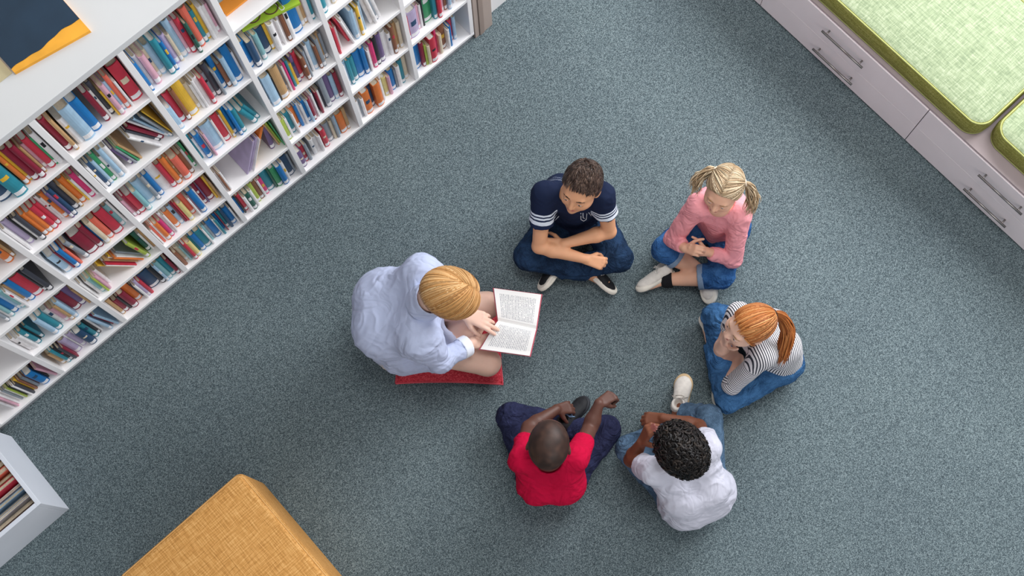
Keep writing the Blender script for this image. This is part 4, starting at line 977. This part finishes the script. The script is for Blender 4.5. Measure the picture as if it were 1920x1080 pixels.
MB().tube([P0 + .014 * (math.cos(q) * a + math.sin(q) * b_) for q in np.linspace(0, 6.283, 17)], .0045, 6).build('hair_band', plain('black_elastic', '1a1618', .7), root, tuple(org), True)

# ---- boy in the red shirt
J = dict(label='person in bright red t-shirt with shaved head, knees apart, hands reaching to the feet', s=.97, h=.218, skin=skinmat('dark_brown_skin', '5b3b31', '6b3f3a'), fwd=img_dir(1028, 820, 4, -30),
    shL=A_(976, 862, .43), shR=A_(1082, 858, .43), elL=A_(992, 802, .27), elR=A_(1107, 800, .29), wrL=A_(1043, 768, .22), wrR=A_(1123, 757, .33),
    hipL=A_(1012, 896, .105), hipR=A_(1058, 894, .105), knL=A_(957, 782, .13), knR=A_(1136, 806, .13), anL=A_(1082, 800, .05), anR=A_(1060, 808, .10),
    slL=.58, slR=.52, cutL=.93, cutR=.93, shirt=cloth('red_jersey', 'b80c38', .45, 9, .05), shirt_name='t_shirt', trousers=NAVY, brow=BKBROW, hair=HSH, hairf=hair_shaved, hunch=.06, fat=1.04, neck_open=.055, neckf=.0)
J['O'], J['R'] = head(1029, 833, .60, 3, -30, 22, .218, roll=0)
up_ = img_dir(1080, 780, 0, -10)
J['hands'] = [dict(W=J['wrL'], D=nz(A_(1075, 762, .17) - J['wrL']), NP=-Z3, TH=-up_, L=.13, curl=[(25, 35, 20)] * 4),
              dict(W=J['wrR'], D=nz(A_(1140, 746, .32) - J['wrR']), NP=nz(-Z3 - up_ * .35), TH=-up_, L=.13, curl=FIST, tcurl=.8, thumb=(.6, .4, .5))]
J['feet'] = [(A_(1058, 806, .10), A_(1092, 764, .09))]; lengths('red', J)
root, org = person(J)
shoe(root, A_(1056, 812, .10), A_(1100, 748, .085), nz(Z3 * .9 + img_dir(1080, 780, -10, -6) * .5), .078, SHK, plain('dark_sole', '2c2e34', .7), plain('blue_lace', '7f9cc0', .7), tuple(org), 6)
shoe(root, A_(1092, 802, .045), A_(1152, 818, .040), nz(Z3 * .7 + img_dir(1120, 810, 5, -10)), .070, SHK, SOLEW, LACE, tuple(org), 3)

# ---- boy with black curls
J = dict(label='person in white t-shirt with curly black hair, one hand raised beside the face', s=.97, h=.205, skin=skinmat('brown_skin', '7d4c37', '7d4640'), fwd=img_dir(1270, 840, -20, -22),
    shL=A_(1226, 884, .43), shR=A_(1328, 838, .44), elL=A_(1184, 862, .24), elR=A_(1310, 800, .27), wrL=A_(1203, 830, .36), wrR=A_(1243, 784, .25),
    hipL=A_(1282, 944, .105), hipR=A_(1324, 924, .105), knL=A_(1182, 842, .13), knR=A_(1328, 785, .16), anL=A_(1262, 806, .06), anR=A_(1272, 776, .07),
    slL=.46, slR=.42, cutL=.93, cutR=.86, shirt=cloth('white_jersey', 'c6c6d4', .4, 8, .02), shirt_name='t_shirt', trousers=DENG, brow=BKBROW, hair=HBK, hunch=.06, fat=1.05, sleeve_w=1.12,
    hairf=hair_short(1500, .24, .026, thr=.02, lift=.30, curl=.10, m=12, f0=1.03, capf=1.07))
J['O'], J['R'] = head(1277, 843, .60, -18, -22, 26, .205, roll=0)
J['hands'] = [dict(W=J['wrL'], D=nz(A_(1216, 806, .43) - J['wrL']), NP=img_dir(1220, 810, 12, -3), TH=img_dir(1220, 810, 5, 10), L=.15, curl=[(30, 55, 35), (38, 60, 35), (42, 60, 35), (45, 60, 35)]),
              dict(W=J['wrR'], D=nz(A_(1214, 784, .23) - J['wrR']), NP=-Z3, TH=img_dir(1220, 790, 0, 10), L=.125, curl=[(35, 40, 25)] * 4)]
J['shirt_extra'] = [(J['hipL'] + Z3 * .07, J['hipR'] + Z3 * .07, .112, .112)]
J['feet'] = [(A_(1273, 770, .06), A_(1282, 722, .05))]; lengths('curly', J)
root, org = person(J)
shoe(root, A_(1274, 778, .055), A_(1285, 706, .045), nz(Z3 + img_dir(1280, 740, -10, 0) * .35), .082, SHW, SOLET, plain('grey_lace', 'b9b2aa', .7), tuple(org), 6, label='white canvas shoe pointing away from the body')
shoe(root, A_(1258, 812, .045), A_(1214, 786, .040), nz(Z3 + img_dir(1240, 800, 5, -10) * .4), .070, SHW, SOLEW, LACE, tuple(org), 3)
bevelled('phone', tuple(float(q) for q in (0, 0, 0, 0, 0, 0)), SHK) if False else None

# ---- woman reading
J = dict(label='person in pale blue shirt with blond hair seated on red cushion reading an open book', s=1.12, h=.228, skin=skinmat('light_skin', 'e2bba8', 'c07a70'), fwd=img_dir(800, 600, 30, 2),
    shL=A_(792, 512, .60), shR=A_(786, 634, .56), elL=A_(842, 528, .38), elR=A_(826, 676, .36), wrL=A_(868, 586, .36), wrR=A_(886, 642, .29),
    hipL=A_(752, 575, .20), hipR=A_(755, 640, .20), knL=A_(914, 572, .185), knR=A_(914, 680, .17), anL=A_(838, 640, .13), anR=A_(846, 600, .13),
    slL=1.55, slR=1.78, cutL=.2, cutR=.2, short=.40, shirt=cloth('pale_blue_cotton', 'b9c2de', .6, 5, .03), shirt_name='shirt', trousers=plain('stone_cotton', 'c9bdb4', .85, .05, 20), trousers_name='shorts',
    brow=LTBROW, hair=HBL, hairf=hair_lady, hunch=.10, fat=1.30, sleeve_w=1.15, slk=.09, wr=.0042, cres=.005, neck_open=.05, neckf=.02)
J['O'], J['R'] = head(846, 549, .82, 27, 6, 36, .228, roll=0)
dn = img_dir(900, 600, 0, 10)
J['hands'] = [dict(W=J['wrL'], D=nz(A_(932, 610, .325) - J['wrL']), NP=-Z3, TH=dn, L=.165, curl=[(6, 10, 6), (8, 12, 8), (22, 25, 15), (30, 30, 18)], thumb=(.75, .6, .3)),
              dict(W=J['wrR'], D=nz(A_(915, 640, .25) - J['wrR']), NP=Z3, TH=-dn, L=.16, curl=[(25, 30, 20)] * 4)]
J['shirt_extra'] = [(J['hipL'], J['hipR'], .125, .130), (J['hipR'] * .9 + J['knR'] * .1, J['hipR'] * .62 + J['knR'] * .38, .118, .098), (J['hipL'] * .9 + J['knL'] * .1, J['hipL'] * .75 + J['knL'] * .25, .115, .10)]
J['feet'] = [(A_(838, 640, .12), A_(800, 660, .12)), (A_(846, 600, .12), A_(806, 580, .12))]; lengths('lady', J)
root, org = person(J)
col = Vol(.01); O, R, H = J['O'], J['R'], J['h']; sm_ = (J['shL'] + J['shR']) / 2; sp = nz(sm_ - (J['hipL'] + J['hipR']) / 2); nt = O + R @ (np.array([0, -.10, -.22]) * H); base = sm_ + sp * .05; ax = nz(nt - base)
col.cone(base, base + ax * .085, .076, .064, k=.01, cuts=[(base + ax * .085, ax), (base, -ax)]); col.cone(base - ax * .03, base + ax * .12, .068, .055, mode='s', k=.004)
V, F = col.mesh(.004); fastmesh('collar', V, F, [J['shirt']], J['_shirt'], tuple(org))
for el, wr, sl in ((J['elR'], J['wrR'], .78), (J['elL'], J['wrL'], .55)):
    d = nz(wr - el); c = el + (wr - el) * sl; cv = Vol(.01); cv.cone(c - d * .06, c + d * .06, .046, .046, cuts=[(c + d * .012, d), (c - d * .03, -d)]); cv.cone(c - d * .1, c + d * .1, .039, mode='s', k=.003)
    V, F = cv.mesh(.004); fastmesh('shirt_cuff', V, F, [plain('white_cuff', 'e6eaf4', .8, .02, 12)], J['_shirt'], tuple(org))
# floor cushion under her
cq = [A_(741, 718, .05), A_(944, 722, .05), A_(940, 560, .05), A_(745, 560, .05)]; cc = sum(cq) / 4
V = []; F = []; nn = 22
ex = (cq[1] + cq[2] - cq[0] - cq[3]) / 4; ey = (cq[3] + cq[2] - cq[0] - cq[1]) / 4
for top in (0, 1):
    for i in range(nn + 1):
        for j in range(nn + 1):
            a, b_ = -1 + 2 * i / nn, -1 + 2 * j / nn; e = max(0, (1 - abs(a) ** 6)) ** .5 * max(0, (1 - abs(b_) ** 6)) ** .5
            p = cc + ex * a * (1 - .05 * (1 - b_ * b_)) + ey * b_ * (1 - .05 * (1 - a * a)); V.append((p[0], p[1], .052 + (.048 * e if top else -.050 * e)))
m = (nn + 1) ** 2
for t in (0, 1):
    for i in range(nn):
        for j in range(nn):
            q = [t * m + i * (nn + 1) + j, t * m + (i + 1) * (nn + 1) + j, t * m + (i + 1) * (nn + 1) + j + 1, t * m + i * (nn + 1) + j + 1]; F.append(q if t else q[::-1])
ringi = [i * (nn + 1) for i in range(nn + 1)] + [nn * (nn + 1) + j for j in range(1, nn + 1)] + [i * (nn + 1) + nn for i in range(nn - 1, -1, -1)] + [j for j in range(nn - 1, 0, -1)]
cu = link('floor_cushion', V, F, weave('red_ribbed_cloth', ('8e2430', 'b8323f', 'd05a62'), 20, 200), None, tuple(cc[:2]) + (0,), True)
tag(cu, 'red ribbed floor cushion under the reading person', 'cushion')
rp = [V[i] for i in ringi]; MB().tube([(x, y, .052) for x, y, z in rp + rp[:1]], .0045, 6, False).build('piping', plain('red_piping', 'c04652', .8), cu, tuple(cc[:2]) + (0,), True)
# ---- open book
ZB = .285
sp0, sp1 = A_(933, 602, ZB), A_(1006, 618, ZB); outT = (A_(925, 540, ZB), A_(1016, 552, ZB)); outB = (A_(899, 656, ZB), A_(994, 669, ZB))
ob = empty('open_book', tuple((sp0 + sp1) / 2)); tag(ob, 'open hardback book with red cover lying on the crossed legs', 'book')
TXT, nt_, b_ = newmat('printed_page')
tcn = nt_.nodes.new('ShaderNodeUVMap'); tcn.uv_map = 'page'; sx = nt_.nodes.new('ShaderNodeSeparateXYZ'); nt_.links.new(tcn.outputs[0], sx.inputs[0])
def mth(op, a, b=None):
    n = nt_.nodes.new('ShaderNodeMath'); n.operation = op
    for i, q in enumerate((a, b)):
        if q is None: continue
        if isinstance(q, (int, float)): n.inputs[i].default_value = q
        else: nt_.links.new(q, n.inputs[i])
    return n.outputs[0]
U_, V_ = sx.outputs[0], sx.outputs[1]
line = mth('LESS_THAN', mth('FRACT', mth('MULTIPLY', V_, 27.0)), .42)
wn = N(nt_, 'ShaderNodeTexNoise', Scale=1.0, Detail=1.0); cmb = nt_.nodes.new('ShaderNodeCombineXYZ'); nt_.links.new(mth('MULTIPLY', U_, 46.0), cmb.inputs[0]); nt_.links.new(mth('MULTIPLY', mth('FLOOR', mth('MULTIPLY', V_, 27.0)), 5.3), cmb.inputs[1]); nt_.links.new(cmb.outputs[0], wn.inputs['Vector'])
word = mth('GREATER_THAN', wn.outputs[0], .43)
ins = mth('MULTIPLY', mth('MULTIPLY', mth('GREATER_THAN', U_, .12), mth('LESS_THAN', U_, .86)), mth('MULTIPLY', mth('GREATER_THAN', V_, .11), mth('LESS_THAN', V_, .90)))
ink = mth('MULTIPLY', mth('MULTIPLY', line, word), ins)
rr = ramp(nt_, ink, [(0, srgb('e9e7e4')), (1, srgb('9a9aa0'))]); nt_.links.new(rr.outputs[0], b_.inputs['Base Color']); b_.inputs['Roughness'].default_value = .8
for nm, out, sg in (('upper', outT, 1), ('lower', outB, -1)):
    # cover board
    def lerp4(u, v): return (sp0 * (1 - v) + sp1 * v) * (1 - u) + (out[0] * (1 - v) + out[1] * v) * u
    n1 = 12; Vv = []; Ff = []; uv = []
    for lay in (0, 1):
        for i in range(n1 + 1):
            for j in range(2):
                u = i / n1; p = lerp4(u * (.98), .012 + .976 * j); arch = .012 * math.sin(math.pi * min(1, u * 1.15) ** .6) if lay else 0
                Vv.append(p + Z3 * (.0032 + arch + (.004 if lay else 0)))
    k = 2 * (n1 + 1)
    for i in range(n1): Ff.append((k + 2 * i, k + 2 * i + 2, k + 2 * i + 3, k + 2 * i + 1)); Ff.append((2 * i, 2 * i + 1, 2 * i + 3, 2 * i + 2)); Ff.append((2 * i, 2 * i + 2, k + 2 * i + 2, k + 2 * i)); Ff.append((2 * i + 1, k + 2 * i + 1, k + 2 * i + 3, 2 * i + 3))
    Ff.append((0, k, k + 1, 1)); Ff.append((2 * n1, 2 * n1 + 1, k + 2 * n1 + 1, k + 2 * n1))
    pg = link('page_block', Vv, Ff, TXT, ob, tuple((sp0 + sp1) / 2), True)
    for p_ in pg.data.polygons: p_.use_smooth = False
    uvl = pg.data.uv_layers.new(name='page')
    for lp in pg.data.loops:
        q = lp.vertex_index % k; u = (q // 2) / n1; v = q % 2
        uvl.data[lp.index].uv = (u, v) if lp.vertex_index >= k else (0, 0)
    cb = [sp0 - (sp1 - sp0) * .012, sp1 + (sp1 - sp0) * .012, out[1] + (out[1] - out[0]) * .012, out[0] - (out[1] - out[0]) * .012]
    cv = [tuple(p) for p in cb] + [tuple(p + Z3 * .0028) for p in cb]
    link('cover', cv, [(0, 3, 2, 1), (4, 5, 6, 7), (0, 1, 5, 4), (1, 2, 6, 5), (2, 3, 7, 6), (3, 0, 4, 7)], plain('red_book_cloth', 'b04c5c', .6, .08, 40), ob, tuple((sp0 + sp1) / 2))
